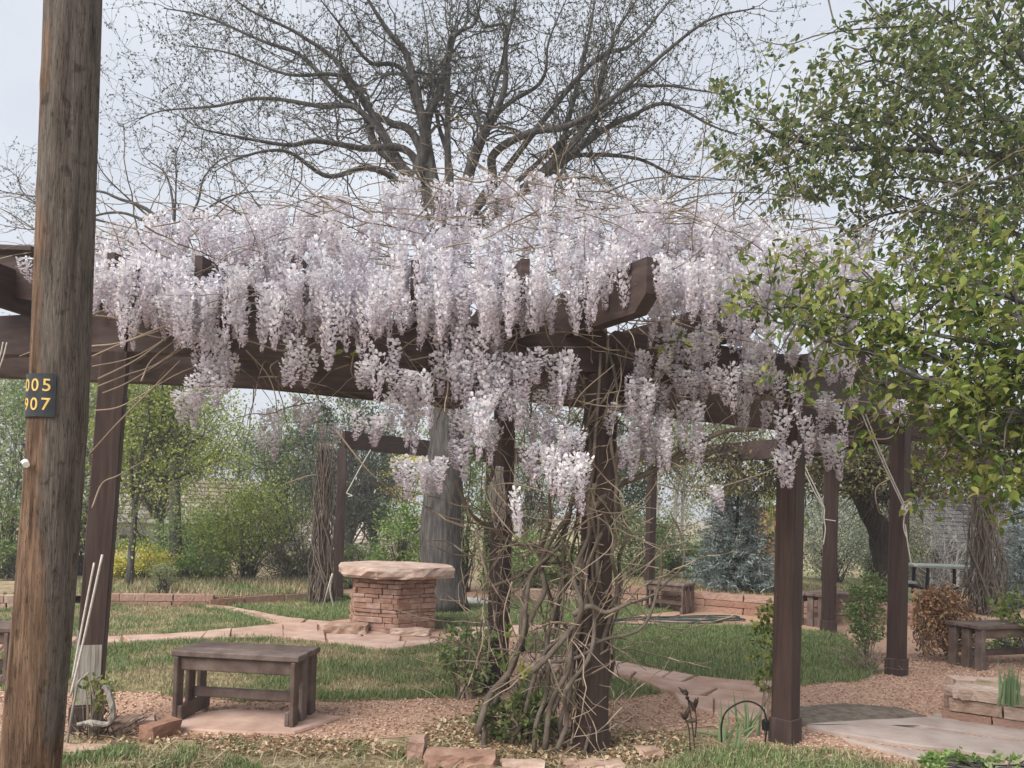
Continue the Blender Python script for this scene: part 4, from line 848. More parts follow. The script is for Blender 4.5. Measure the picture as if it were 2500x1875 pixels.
rand_leaves(mb, lv, srg.normal(0, 1, lv.shape), .06, srg); mb.build('young_leaves', M['leaf'], wis, kind='stuff')
# ================================================================== TREES BEHIND
def bare_tree(name, label, base, limbs, Yc, r_trunk, seed, trunk_px, density=.13, blen=(.5, 1.5), yspread=2.2, r_limb=.07, buds=14000, mx=2):
    rg = np.random.default_rng(seed); t = thing(name, label, 'tree', loc=base); segs = []; tips = []
    tp = smooth_path([base] + [W(x, y, Yc) for x, y in trunk_px], 30); mb = MB(); rr = r_trunk * np.interp(np.linspace(0, 1, 30), [0, .06, .3, 1], [1.35, 1.1, .97, .62])
    tube(mb, tp, rr, 18, True, .03, rg); mb.build('trunk', M['bark'], t, smooth=True); fork = tp[-1]
    for pts, r0 in limbs:
        y1 = rg.uniform(-yspread, yspread); n0 = len(pts)
        p3 = smooth_path([fork] + [W(x, y, Yc + y1 * (i / max(n0 - 1, 1))) for i, (x, y) in enumerate(pts)], 12 * n0)
        m = len(p3); rad = r_limb * r0 * np.interp(np.linspace(0, 1, m), [0, .3, 1], [1.3, .85, .12]); mb = MB(); tube(mb, p3, rad, 8, True, .05, rg); mb.build('limb', M['bark'], t, smooth=True)
        Ln = np.r_[0, np.cumsum(np.linalg.norm(np.diff(p3, axis=0), axis=1))]; s = Ln[-1] * .36
        while s < Ln[-1]:
            i = min(int(np.searchsorted(Ln, s)), m - 2); d = unit(p3[i + 1] - p3[i]); out = unit(p3[i] - fork)
            c = unit(d * .55 + rg.normal(0, .75, 3) + out * .25 + (0, 0, .06)); k = 1 - .15 * s / Ln[-1]
            grow(segs, tips, p3[i], c, rg.uniform(*blen) * k, max(rad[i] * .5, .009) * .75, 0, rg, mx, .1, .24, .015, .5, .5, 1.0); s += rg.exponential(density) + .02
    mb = MB(); prisms(mb, segs, 3); mb.build('twigs', M['twig'], t, kind='stuff')
    T_ = np.array(tips); T_ = T_[rg.permutation(len(T_))[:buds]]; mb = MB(); P = np.repeat(T_[:, :3], 4, 0); D = np.repeat(T_[:, 3:], 4, 0)
    rand_leaves(mb, P, D, .03, rg, DIA, DIAF, spread=.9); mb.build('buds', M['bud'], t, kind='stuff'); return len(segs), len(tips)
BT = G(1085, 1492)
LIMBS = [([(1018, 470), (1036, 362), (1033, 307), (1015, 217), (989, 127), (953, 83), (899, 0), (850, -90)], 1.3), ([(1040, 330), (1076, 217), (1094, 145), (1109, 90), (1138, 54), (1148, -60)], 1.1), ([(1094, 145), (1120, 80), (1163, 50), (1180, -80)], .6),
         ([(1015, 445), (924, 362), (903, 318), (895, 286), (819, 224), (736, 137), (640, 100), (500, 40), (400, 20)], 1.0), ([(1018, 344), (953, 300), (903, 271), (856, 203), (808, 181), (700, 181), (560, 130), (450, 110)], .85),
         ([(1123, 524), (1141, 434), (1163, 362), (1195, 300), (1232, 217), (1235, 108), (1257, 18), (1270, -90)], 1.15), ([(1195, 456), (1206, 376), (1293, 325), (1387, 307), (1480, 253), (1625, 127), (1734, 47), (1842, 20)], .95),
         ([(1224, 506), (1329, 416), (1369, 362), (1387, 297), (1416, 181), (1441, 72), (1460, -60)], 1.05), ([(1300, 445), (1372, 380), (1445, 289), (1463, 217), (1499, 90), (1575, -30)], 1.05), ([(1330, 430), (1463, 325), (1531, 289), (1625, 253), (1734, 305), (1800, 330)], .8),
         ([(1340, 420), (1408, 380), (1553, 387), (1662, 434), (1760, 440)], .7), ([(1007, 380), (881, 362), (772, 344), (700, 354), (560, 330), (470, 310)], .8), ([(990, 460), (900, 410), (800, 430), (700, 370), (600, 380), (520, 420)], .7), ([(1200, 300), (1320, 200), (1340, 100), (1390, -20)], .6),
         ([(1000, 200), (900, 150), (830, 60), (760, -30)], .6), ([(900, 290), (780, 260), (640, 240), (520, 260), (400, 270), (340, 290)], .6), ([(1480, 250), (1600, 210), (1700, 220), (1790, 235)], .5), ([(1235, 108), (1180, 60), (1150, -40)], .4), ([(1100, 420), (1070, 300), (1050, 180), (1040, 60), (1020, -60)], .6), ([(1420, 180), (1540, 110), (1620, 20), (1680, -60)], .6), ([(860, 200), (740, 90), (620, 30), (520, -40)], .6)]
print('locust', bare_tree('locust_tree', 'large grey barked tree with bare twiggy crown behind the stone table', BT, LIMBS, BT[1], .29, 4, [(1075, 1300), (1090, 1120), (1086, 960), (1085, 760), (1095, 600)], density=.105, blen=(.7, 1.6), buds=20000))
B2 = G(430, 1425)
print('left', bare_tree('bare_tree', 'lower leafless tree at upper left behind the utility pole', B2, [([(362, 514), (290, 485), (235, 467), (120, 480), (20, 470), (-80, 440)], 1), ([(420, 480), (400, 420), (350, 380), (330, 320)], .7), ([(480, 500), (500, 430), (560, 380), (620, 400)], .7), ([(300, 520), (180, 540), (80, 560), (-40, 540)], .8), ([(330, 500), (250, 420), (230, 360)], .6), ([(100, 500), (40, 430), (10, 410)], .5), ([(520, 500), (600, 470), (680, 470)], .7), ([(430, 440), (430, 380), (450, 330)], .5)], B2[1] + .5, .1, 8, [(425, 1100), (420, 800), (425, 580)], density=.1, blen=(.35, .95), r_limb=.035, buds=6000, yspread=1.2))

# ------------------------------------------------------------------ leafy tree at the right
def leafy_right(name, label, cat, base, trunk, branches, m, seed, per_m, leaf, n_single, sig, tv, tf, drop=.25):
    rg = np.random.default_rng(seed); t = thing(name, label, cat, loc=base); mb = MB(); tp = smooth_path(trunk, 24); tube(mb, tp, np.linspace(.075, .03, 24), 9, True, .05, rg); mb.build('trunk', M['bark'], t, smooth=True)
    segs = []; LP, LD = [], []
    for pts, r in branches:
        p3 = smooth_path(pts, 10 * len(pts)); mb = MB(); tube(mb, p3, r * np.linspace(1.1, .25, len(p3)), 6, True, .04, rg); mb.build('branch', M['bark'], t, smooth=True)
        L_ = np.r_[0, np.cumsum(np.linalg.norm(np.diff(p3, axis=0), axis=1))]; s = L_[-1] * .05
        while s < L_[-1]:
            i = min(int(np.searchsorted(L_, s)), len(p3) - 2); d = unit(p3[i + 1] - p3[i]); sg, tp_ = [], []
            grow(sg, tp_, p3[i], unit(d * .5 + rg.normal(0, .8, 3)), rg.uniform(.2, .6) * sig, .006, 0, rg, 1, .09, .2, .0, .5, .6, .9); segs += sg
            for q in tp_: LP.append(q[:3]); LD.append(q[3:])
            s += 1 / per_m
    LP, LD = np.array(LP), np.array(LD); k = 7; P = np.repeat(LP, k, 0) + rg.normal(0, .04, (len(LP) * k, 3)); D = np.repeat(LD, k, 0)
    mb = MB(); prisms(mb, segs, 3); mb.build('twigs', M['twig'], t, kind='stuff')
    o = np.argsort(P[:, 1]); P, D = P[o], D[o]
    if n_single:                 # the nearest leaves are leaves one can pick out
        lm = MB(); lm.add(tv, tf); lme = lm.mesh('leaf', m); y = D[:n_single] * .5 + rg.normal(0, .8, (n_single, 3)); y[:, 2] -= drop; up = rg.normal(0, .5, (n_single, 3)); up[:, 2] += 1; Fr = frame_from(y, up)
        for i in range(n_single):
            q = link('leaf', lme, t, loc=P[i]); q.rotation_euler = Matrix(Fr[i].tolist()).to_euler(); s = leaf * rg.uniform(.7, 1.2); q.scale = (s, s, s)
    mb = MB(); rand_leaves(mb, P[n_single:], D[n_single:] * .5, leaf, rg, tv, tf, drop=drop); mb.build('foliage', m, t, kind='stuff'); print(name, len(P)); return t
OV = [(0, 0, 0), (-.2, .22, .05), (0, .25, 0), (.2, .22, .05), (-.27, .5, .05), (0, .52, -.02), (.27, .5, .05), (-.14, .78, -.02), (0, .8, -.08), (.14, .78, -.02), (0, 1.08, -.2)]
OVF = [(0, 2, 1), (0, 3, 2), (1, 2, 5, 4), (2, 3, 6, 5), (4, 5, 8, 7), (5, 6, 9, 8), (7, 8, 10), (8, 9, 10)]
rb = np.random.default_rng(15)
nb = [([(2620, 1080), (2500, 1010), (2400, 960), (2240, 920), (2120, 860), (2010, 830)], .022), ([(2620, 900), (2450, 850), (2300, 820), (2100, 780), (1950, 750), (1850, 760)], .014), ([(2620, 1150), (2480, 1120), (2380, 1080), (2320, 1060)], .012), ([(2600, 780), (2450, 720), (2350, 690), (2200, 700), (2060, 680)], .012), ([(2400, 960), (2300, 880), (2200, 840), (2120, 800)], .01),
      ([(2600, 1000), (2500, 900), (2420, 800), (2380, 720), (2400, 640)], .014), ([(2620, 1120), (2540, 1060), (2480, 1000), (2400, 1020)], .01), ([(2600, 1180), (2500, 1150), (2440, 1120)], .01), ([(2600, 860), (2500, 800), (2480, 700), (2500, 620)], .012), ([(2620, 1060), (2520, 960), (2450, 930), (2350, 880)], .012), ([(2600, 950), (2520, 880), (2460, 850)], .01), ([(2620, 1230), (2520, 1200), (2470, 1170)], .01), ([(2350, 690), (2250, 760), (2150, 760)], .007), ([(2120, 860), (1990, 800), (1920, 790), (1870, 780)], .007)]
nbY = [(WL(p, [3.9 + rb.uniform(-.35, .35) + .02 * k for k in range(len(p))]), r) for p, r in nb]
leafy_right('leafy_maple', 'fresh yellow green leafy branches reaching in from the right edge', 'tree', np.array((3.3, 3.9, 0)), [np.array((3.3, 3.9, 0)), np.array((3.2, 3.9, 1.2)), np.array((3.1, 3.9, 2.4)), np.array((3.15, 3.95, 3.2))], nbY, M['leaf'], 16, 17, .052, 300, .62, OV, OVF)
tb = [([(2650, 700), (2500, 420), (2300, 370), (2050, 360), (1900, 330), (1830, 290)], .03), ([(2650, 500), (2450, 300), (2300, 200), (2150, 150), (2090, 160)], .022), ([(2650, 380), (2500, 200), (2350, 80), (2200, 40)], .02), ([(2050, 360), (1950, 400), (1900, 420), (1870, 470)], .012), ([(2600, 620), (2450, 560), (2300, 520), (2180, 520), (2090, 560)], .02), ([(2300, 370), (2200, 300), (2130, 260), (2080, 240)], .014), ([(2600, 250), (2480, 120), (2420, 20), (2380, -60)], .02),
      ([(2450, 300), (2380, 220), (2260, 130), (2190, 90)], .012), ([(2500, 420), (2400, 450), (2280, 440), (2180, 430)], .014), ([(2300, 520), (2200, 480), (2120, 480)], .01), ([(2650, 450), (2560, 340), (2480, 300), (2400, 290)], .014), ([(2650, 300), (2560, 180), (2500, 60), (2480, -50)], .016), ([(2450, 560), (2350, 620), (2260, 640), (2160, 650)], .012), ([(2350, 80), (2280, 20), (2200, -40)], .01), ([(2200, 300), (2120, 300), (2060, 330), (2000, 310)], .01), ([(1960, 350), (1900, 290), (1860, 260)], .008), ([(2600, 560), (2480, 500), (2400, 520), (2300, 560)], .012), ([(2550, 650), (2450, 640), (2380, 600)], .012),
      ([(2300, 200), (2240, 230), (2180, 200), (2120, 200)], .009), ([(2480, 120), (2400, 150), (2340, 160)], .009), ([(2400, 290), (2330, 310), (2240, 270)], .01), ([(2500, 420), (2440, 380), (2350, 330)], .01), ([(2180, 520), (2130, 470), (2080, 450)], .007), ([(2600, 100), (2540, 40), (2520, -40)], .012), ([(2100, 360), (2040, 300), (1990, 280)], .008), ([(1990, 350), (1940, 370), (1880, 400)], .007)]
tbY = [(WL(p, [6.3 + rb.uniform(-.8, .6)] * len(p)), r) for p, r in tb]
tbase = W(2700, 1300, 6.4); tbase[2] = 0
leafy_right('leafy_tree', 'dark green leafy tree rising above the pergola at upper right', 'tree', tbase, [tbase, tbase + (0, 0, 1.5), W(2690, 800, 6.4), W(2600, 450, 6.4), W(2560, 200, 6.4)], tbY, M['leaf_dk'], 17, 14, .06, 0, .95, OV, OVF)
# bare arching shoots in front of the sky
vs_ = thing('bare_shoot', 'long thin bare shoots arching across the sky at upper right', 'vine', loc=tbase)
for pts in ([(2400, 40), (2250, 60), (2110, 70), (2000, 85), (1930, 108), (1880, 105), (1850, 95)], [(2300, -20), (2150, 40), (2070, 55), (2030, 80), (1985, 100)], [(2080, -40), (2130, 20), (2170, 60), (2190, 90)], [(2020, -10), (2040, 60), (2075, 82), (2100, 80)], [(2160, 90), (2100, 120), (2060, 110), (2040, 130), (2060, 165), (2055, 200), (2065, 240)], [(2100, 240), (2050, 260), (2020, 280)], [(2050, 265), (2080, 225), (2130, 230)], [(1480, 470), (1560, 440), (1680, 430), (1800, 440), (1900, 420), (1960, 380)], [(1550, 520), (1700, 480), (1850, 470), (1980, 490)], [(1830, 500), (1880, 460), (1960, 400), (2020, 370)], [(2060, 400), (2090, 430), (2130, 420), (2160, 390)]):
    p3 = smooth_path([W(x, y, 6.0 + rb.normal(0, .1)) for x, y in pts], 24); mb = MB(); tube(mb, p3, .006 * np.linspace(1.2, .5, 24), 5); mb.build('shoot', M['twig'], vs_, smooth=True)
# ================================================================== BACKGROUND
def at(px, Y, z=0.0): p = W(px, 1250 + .03 * (px - 1250), Y); p[2] = z; return p
F_ = dict(
    lime=mat('lime_foliage', [(.21, .28, .05), (.35, .42, .1), (.48, .52, .18)], 2, rough=.7, island=.7, trans=.4),
    mid=mat('mid_foliage', [(.12, .185, .06), (.22, .3, .11), (.34, .4, .19)], 2, rough=.7, island=.7, trans=.35),
    bright=mat('bright_foliage', [(.14, .23, .06), (.25, .37, .11), (.38, .5, .2)], 2, rough=.7, island=.7, trans=.4),
    olive=mat('olive_foliage', [(.15, .175, .08), (.25, .28, .14), (.37, .39, .22)], 2, rough=.7, island=.7, trans=.3),
    pine=mat('pine_foliage', [(.05, .072, .045), (.09, .12, .075), (.15, .185, .12)], 2, rough=.7, island=.7, trans=.15),
    sage=mat('sage_foliage', [(.17, .21, .13), (.31, .35, .24), (.5, .53, .42)], 2, rough=.7, island=.8, trans=.35),
    yellow=mat('yellow_blossom', [(.45, .42, .05), (.7, .62, .1), (.8, .74, .25)], 2, rough=.7, island=.8, trans=.35),
    blue=mat('blue_needles', [(.1, .135, .125), (.21, .26, .25), (.36, .41, .4)], 2, rough=.75, island=.7, trans=.1),
    rust=mat('rust_foliage', [(.09, .08, .04), (.17, .15, .075), (.26, .25, .12)], 2, rough=.75, island=.75, trans=.3),
    dead=mat('dead_foliage', [(.19, .085, .035), (.34, .18, .085), (.47, .3, .17)], 2, rough=.85, island=.8, trans=.2),
    greytw=mat('grey_brush', [(.18, .165, .15), (.3, .28, .26), (.42, .4, .37)], 2, rough=.9, island=.7))
# young tree and shrubs at the left
yt = thing('young_tree', 'slender young tree with yellow green new leaves in the left bed', 'tree', loc=at(316, 12.6)); yr = np.random.default_rng(51); segs, tips = [], []
for pts, r in (([(316, 1432), (322, 1330), (328, 1260), (330, 1200), (345, 1130), (360, 1050), (365, 960)], .055), ([(330, 1230), (345, 1180), (385, 1140), (450, 1090), (500, 1060)], .03), ([(326, 1210), (320, 1140), (325, 1060), (310, 980), (300, 930)], .035), ([(330, 1190), (370, 1120), (410, 1060), (430, 990), (440, 930)], .03), ([(345, 1205), (420, 1170), (500, 1140), (560, 1110)], .022), ([(322, 1200), (290, 1170), (260, 1150), (220, 1130)], .022), ([(340, 1120), (390, 1050), (400, 950)], .02), ([(312, 1000), (280, 950), (260, 900)], .015)):
    p3 = smooth_path([W(x, y, 12.6 + yr.normal(0, .12)) for x, y in pts], 24); mb = MB(); tube(mb, p3, r * np.linspace(1.1, .35, 24), 7, True, .05, yr); mb.build('trunk' if r > .05 else 'branch', M['bark'], yt, smooth=True)
    for i in range(5, 24): 
        for _ in range(2): grow(segs, tips, p3[i], unit(yr.normal(0, 1, 3) + (0, 0, .5)), yr.uniform(.3, .9), .009, 0, yr, 1, .12, .2, .03, .5, .6, .8)
mb = MB(); prisms(mb, segs, 3); mb.build('twigs', M['twig'], yt, kind='stuff')
tp = np.array(tips); P = np.repeat(tp[:, :3], 6, 0) + yr.normal(0, .07, (len(tp) * 6, 3)); mb = MB(); rand_leaves(mb, P, np.repeat(tp[:, 3:], 6, 0), .06, yr, DIA, DIAF); mb.build('foliage', F_['lime'], yt, kind='stuff')
shrub('forsythia_shrub', 'bright yellow shrub at the foot of the young tree', 'shrub', at(350, 13.4, .1), 1.35, .62, F_['yellow'], 52, 60, 60, .045, lift=.05)
shrub('forsythia_shrub', 'small yellow shrub peeking out beside the left post', 'shrub', at(275, 13.3, .1), .5, .5, F_['yellow'], 53, 20, 50, .045, lift=.05)
shrub('evergreen_shrub', 'small round dark green shrub in front of the yellow one', 'shrub', at(408, 11.6, .12), .48, .5, F_['olive'], 54, 30, 70, .03, lift=.0)
shrub('leafy_shrub', 'bright green spreading shrub left of the vine wrapped post', 'shrub', at(610, 14.4), 2.3, 2.0, F_['lime'], 55, 130, 65, .065, lift=.05, lsig=.24, shell=.15)
shrub('leafy_shrub', 'broad green shrub below the shingled roof', 'shrub', at(480, 14.9), 2.0, 1.4, F_['bright'], 56, 90, 60, .065, lift=.05, lsig=.2, shell=.15)
shrub('leafy_shrub', 'tall green thicket left of the utility pole', 'shrub', at(10, 14.4), 2.6, 4.2, F_['mid'], 57, 130, 90, .075, lift=.05)
shrub('leafy_shrub', 'green thicket seen between the pole and the left post', 'shrub', at(205, 15.4), 2.0, 4.1, F_['olive'], 58, 110, 80, .075, lift=.05)
tree('leafy_tree', 'pale green tree behind the young tree', 'tree', at(395, 20), 6.0, 3.8, F_['lime'], 59, .14, 130, 70, .085, .2)
tree('leafy_tree', 'olive tree crown behind the yellow shrub at far left', 'tree', at(130, 22), 6.6, 4.4, F_['olive'], 60, .14, 130, 70, .09, .2)
tree('leafy_tree', 'green tree with low crown right of the shingled roof', 'tree', at(690, 20), 4.2, 2.6, F_['mid'], 61, .12, 110, 80, .085, .15)
tree('pine_tree', 'dark grey green pine behind the vine wrapped post', 'tree', at(850, 19), 4.6, 2.8, F_['pine'], 62, .12, 100, 90, .09, .12)
tree('pine_tree', 'dark pine between the stone table and the sandstone roof', 'tree', at(905, 23), 4.0, 2.2, F_['pine'], 63, .12, 80, 80, .09, .1)
tree('yellow_tree', 'small yellow flowering tree left of the grey trunk', 'tree', at(985, 22), 3.3, 1.5, F_['yellow'], 64, .07, 50, 60, .07, .5)
shrub('leafy_shrub', 'light green shrub just left of the grey tree trunk', 'shrub', at(985, 13.0), 1.0, 1.7, F_['bright'], 65, 60, 70, .06, lift=.05)
shrub('leafy_shrub', 'green shrub between the grey trunk and the thin back post', 'shrub', at(1135, 14.4), 1.3, 2.8, F_['mid'], 66, 70, 70, .065, lift=.05)
tree('sage_tree', 'pale silvery green tree behind the post with the coiled rope', 'tree', at(1295, 18), 4.0, 2.0, F_['sage'], 67, .08, 90, 70, .07, .2)
shrub('leafy_shrub', 'bright green shrub behind the twisted vine stems', 'shrub', at(1300, 14.4), 1.7, 1.2, F_['bright'], 68, 70, 70, .065, lift=.03)
tree('leafy_tree', 'dark green tree right of the centre post', 'tree', at(1480, 18), 4.2, 2.3, F_['pine'], 69, .1, 90, 80, .085, .08)
shrub('leafy_shrub', 'leafy shrub behind the bench at the back', 'shrub', at(1560, 15.5, .2), 1.9, 1.5, F_['mid'], 70, 80, 80, .06, lift=.03)
shrub('leafy_shrub', 'variegated pale shrub beside the thin aspen trunks', 'shrub', at(1650, 15.8, .35), 1.2, .9, F_['sage'], 71, 45, 70, .055, lift=.03)
for i, (px, h, lb) in enumerate(((1606, 3.6, 'thinnest pale aspen trunk beside the back post'), (1645, 3.9, 'pale aspen with leaning trunk left of the blue spruce'), (1672, 3.4, 'pale aspen trunk touching the blue spruce'))):
    tree('aspen_tree', lb, 'tree', at(px, 17 + .4 * i, .35), h, 1.5, F_['sage'], 72 + i, .045, 35, 50, .065, .5, bark=M['rope'])
# blue spruce
def spruce(name, label, base, h, w, seed, m):
    rg = np.random.default_rng(seed); t = thing(name, label, 'tree', loc=base); P, D, segs = [], [], []
    z = .05
    while z < h * .97:
        rad = w / 2 * (1 - z / h) ** .8 * rg.uniform(.85, 1.12); nb_ = max(4, int(9 * (1 - z / h) + 4)); a0 = rg.uniform(0, 6)
        for k in range(nb_):
            a = a0 + 2 * math.pi * k / nb_ + rg.normal(0, .15); R1 = rad * rg.uniform(.75, 1.1); n = max(3, int(R1 / .045)); prev = base + (0, 0, z)
            for i in range(1, n + 1):
                u = i / n; q = base + (math.cos(a) * R1 * u, math.sin(a) * R1 * u, z - .10 * R1 * u + .16 * R1 * u * u); segs.append((*prev, *q, .008 * (1.1 - u), .008 * (1.05 - u))); prev = q
                if u > .22:
                    m_ = 9; P.append(np.repeat([q], m_, 0) + rg.normal(0, .028, (m_, 3))); D.append(np.tile((math.cos(a), math.sin(a), .25), (m_, 1)) + rg.normal(0, .75, (m_, 3)))
        z += h * .042
    P, D = np.concatenate(P), np.concatenate(D); mb = MB(); up = rg.normal(0, 1, P.shape)
    scatter(mb, [(-.11, 0, 0), (.11, 0, 0), (.04, 1, 0), (-.04, 1, 0)], [(0, 1, 2, 3)], P, frame_from(D, up), rg.uniform(.05, .1, len(P))); mb.build('needles', m, t, kind='stuff')
    mb = MB(); prisms(mb, segs, 3); mb.build('branches', M['darkbark'], t, kind='stuff'); mb = MB(); tube(mb, [base, base + (0, 0, h * .5), base + (0, 0, h)], [.05, .03, .006], 8); mb.build('trunk', M['darkbark'], t, smooth=True); return t
spruce('blue_spruce', 'young blue spruce behind the low red stone wall', at(1800, 13.0, .35), 2.1, 1.75, 81, F_['blue'])
spruce('blue_spruce', 'blue green spruce cut off by the right picture edge', at(2520, 14.5), 2.6, 1.7, 82, F_['blue'])
# board panel behind the spruce
bpn = thing('board_screen', 'orange tan board screen between the blue spruce and the right post', 'screen', loc=at(1850, 16.5, .35)); om = mat('orange_boards', [(.36, .2, .075), (.48, .29, .12), (.56, .36, .17)], 6, (6, 6, 1), .8, .2, 20, objr=.12)
for k in range(8):
    p = at(1822 + k * 11, 16.5, .35); mb = MB(); box(mb, p + (0, 0, .72), (.045, .012, .7), None, .002); mb.build('board', om, bpn)
for z in (.3, 1.1): mb = MB(); box(mb, at(1861, 16.53, .35 + z), (.4, .02, .04)); mb.build('rail', M['paint'], bpn)
tree('leafy_tree', 'yellow green small tree in front of the orange boards', 'tree', at(1915, 15.5, .35), 2.5, .8, F_['lime'], 83, .05, 50, 70, .06, .1)
shrub('flowering_shrub', 'pale green white flecked hedge shrub left of the leaning trunk', 'shrub', at(2040, 15.5, .3), 2.0, 2.0, F_['sage'], 84, 110, 90, .055, lift=.03)
shrub('flowering_shrub', 'taller pale green shrub behind the leaning dark trunk', 'shrub', at(2150, 16.5, .2), 1.8, 1.9, F_['olive'], 85, 90, 80, .055, lift=.03)
# spreading tree with the dark leaning trunk
ap = at(2172, 12.3, .1); atr = thing('apple_tree', 'spreading tree with thick dark leaning trunk beyond the pergola', 'tree', loc=ap); ar = np.random.default_rng(86)
p3 = smooth_path([ap] + [W(x, y, 12.3) for x, y in ((2168, 1400), (2150, 1310), (2118, 1240), (2092, 1195), (2040, 1140), (1980, 1100))], 24); mb = MB(); tube(mb, p3, .19 * np.linspace(1.1, .5, 24), 12, True, .07, ar); mb.build('trunk', M['darkbark'], atr, smooth=True)
segs, tips = [], []
for pts, r in (([(2092, 1195), (2180, 1130), (2280, 1100), (2400, 1100)], .08), ([(1990, 1095), (1880, 1090), (1760, 1110), (1600, 1120)], .06), ([(2060, 1130), (1960, 1150), (1850, 1165)], .05), ([(2092, 1200), (2120, 1140), (2120, 1050)], .07), ([(2120, 1240), (2200, 1180), (2260, 1150)], .03)):
    q3 = smooth_path([W(x, y, 12.3 + ar.uniform(-1.2, 1.2) * (i > 0)) for i, (x, y) in enumerate(pts)], 20); mb = MB(); tube(mb, q3, r * np.linspace(1, .35, 20), 7, True, .06, ar); mb.build('limb', M['darkbark'], atr, smooth=True)
    for i in range(3, 20):
        for _ in range(4): grow(segs, tips, q3[i], unit(ar.normal(0, 1, 3) + (0, 0, -.1)), ar.uniform(.4, 1.1), .012, 0, ar, 1, .13, .2, -.06, .5, .6, .8)
mb = MB(); prisms(mb, segs, 3); mb.build('twigs', M['darkbark'], atr, kind='stuff')
tp = np.array(tips); P = np.repeat(tp[:, :3], 8, 0) + ar.normal(0, .1, (len(tp) * 8, 3)); kp = P[:, 2] > 1.78 + .25 * fbm(P, 1.2); P = P[kp]; mb = MB(); rand_leaves(mb, P, np.repeat(tp[:, 3:], 8, 0)[kp], .07, ar, DIA, DIAF, drop=.4); mb.build('foliage', F_['rust'], atr, kind='stuff')
# far wood, hill, houses
hr = np.random.default_rng(91); mb = MB()
for k in range(46):
    px = -400 + k * 72 + hr.uniform(-25, 25); Y = hr.uniform(34, 48); low = 500 < px < 700
    h = hr.uniform(4.4, 6.2) if low else hr.uniform(7.5, 9.5); b0 = at(px, Y); cc, P, D = clump_crown(hr, b0 + (0, 0, h * .52), (hr.uniform(1.6, 2.4), 1.6, h * .5), 60, 34, .32, .4); rand_leaves(mb, P, D * .4, .2, hr, DIA, DIAF)
tag(mb.build('far_wood', F_['olive'], kind='stuff'), 'far belt of olive green trees beyond the garden', 'wood')
def house(label, base, wx, wy, hw, hr_, rz, wallm, roofm, rows):
    t = thing('house', label, 'house', loc=base); Rz = rotz(rz); b0 = np.asarray(base, float)
    mb = MB(); box(mb, b0 + (0, 0, hw / 2), (wx / 2, wy / 2, hw / 2), Rz); mb.build('wall', wallm, t)
    rf = MB(); o_ = .35
    v = [Rz @ np.array(p) + b0 for p in ((-wx / 2 - o_, -wy / 2 - o_, hw - .12), (wx / 2 + o_, -wy / 2 - o_, hw - .12), (wx / 2 + o_, 0, hw + hr_), (-wx / 2 - o_, 0, hw + hr_), (-wx / 2 - o_, wy / 2 + o_, hw - .12), (wx / 2 + o_, wy / 2 + o_, hw - .12))]
    rf.add(v, [(0, 1, 2, 3), (3, 2, 5, 4), (0, 3, 4), (1, 5, 2)]); r_o = rf.build('roof', roofm, t)
    sl = math.hypot(wy / 2 + o_, hr_ + .12); ang = math.atan2(hr_ + .12, wy / 2 + o_); rg = np.random.default_rng(int(wx * 100))
    for k in range(rows):                # shingle courses, lapped
        u = (k + .5) / rows; yy = -(wy / 2 + o_) * (1 - u); zz = hw - .12 + (hr_ + .12) * u + .03
        Mx = Rz @ np.array(Matrix.Rotation(ang - .12, 3, 'X')); mb = MB(); x = -wx / 2 - o_
        while x < wx / 2 + o_ - .1:
            w_ = min(rg.uniform(.25, .5), wx / 2 + o_ - x); box(mb, b0 + Rz @ np.array((x + w_ / 2, yy, zz)), (w_ / 2 - .012, sl / rows * .56, .012 + rg.uniform(0, .012)), Mx); x += w_
        s_ = mb.build('shingle_course', roofm, r_o); s_['kind'] = 'stuff'
    for k, x in enumerate(np.linspace(-wx / 2 + 1, wx / 2 - 1, 3)):
        mb = MB(); c = b0 + Rz @ np.array((x, -wy / 2 - .012, hw * .55)); box(mb, c, (.5, .02, .55), Rz); fw = mb.build('window', M['rope'], t)
        mb = MB(); box(mb, c + Rz @ np.array((0, -.022, 0)), (.42, .006, .47), Rz); mb.build('pane', mat('window_glass', [(.03, .035, .04)], rough=.1, spec=.6), fw)
    return t
shing = mat('weathered_shingles', [(.27, .22, .17), (.4, .34, .28), (.52, .46, .39)], 3, rough=.9, island=.6); shdk = mat('dark_shingles', [(.028, .025, .023), (.05, .046, .042), (.08, .075, .07)], 3, rough=.9, island=.6)
house('pale house with weathered shingle roof half hidden by shrubs at left', at(470, 27, -1.2), 4.6, 5, 2.1, 1.35, .25, mat('pale_stucco', [(.62, .6, .56), (.72, .7, .66)], 5), shing, 11)
house('house with sandy shingle roof seen low behind the stone table', at(885, 30, -2.2), 3.4, 5, 2.1, 1.2, -.2, mat('tan_stucco', [(.4, .33, .27), (.5, .42, .35)], 5), shing, 10)
house('dark shingled shed behind the picnic table', at(2310, 19.5), 2.6, 3, 1.0, 1.2, .1, mat('dark_boards', [(.05, .04, .035), (.09, .07, .06)], 6, (6, 6, 1)), shdk, 14)
# fence at the far right
fn = thing('plank_fence', 'reddish brown plank fence far right behind the vine wrapped post', 'fence', loc=at(2460, 18)); fr = np.random.default_rng(95)
for k in range(26):
    p = at(2385 + k * 15, 18 - k * .03); mb = MB(); box(mb, p + (0, 0, .62), (.064, .012, .62 + fr.uniform(-.02, .02)), None, .002); mb.build('plank', M['bench'], fn)
for z in (.3, 1.0): mb = MB(); box(mb, at(2570, 17.66 + .03, z), (1.8, .02, .04), rotz(-.04)); mb.build('rail', M['bench'], fn)
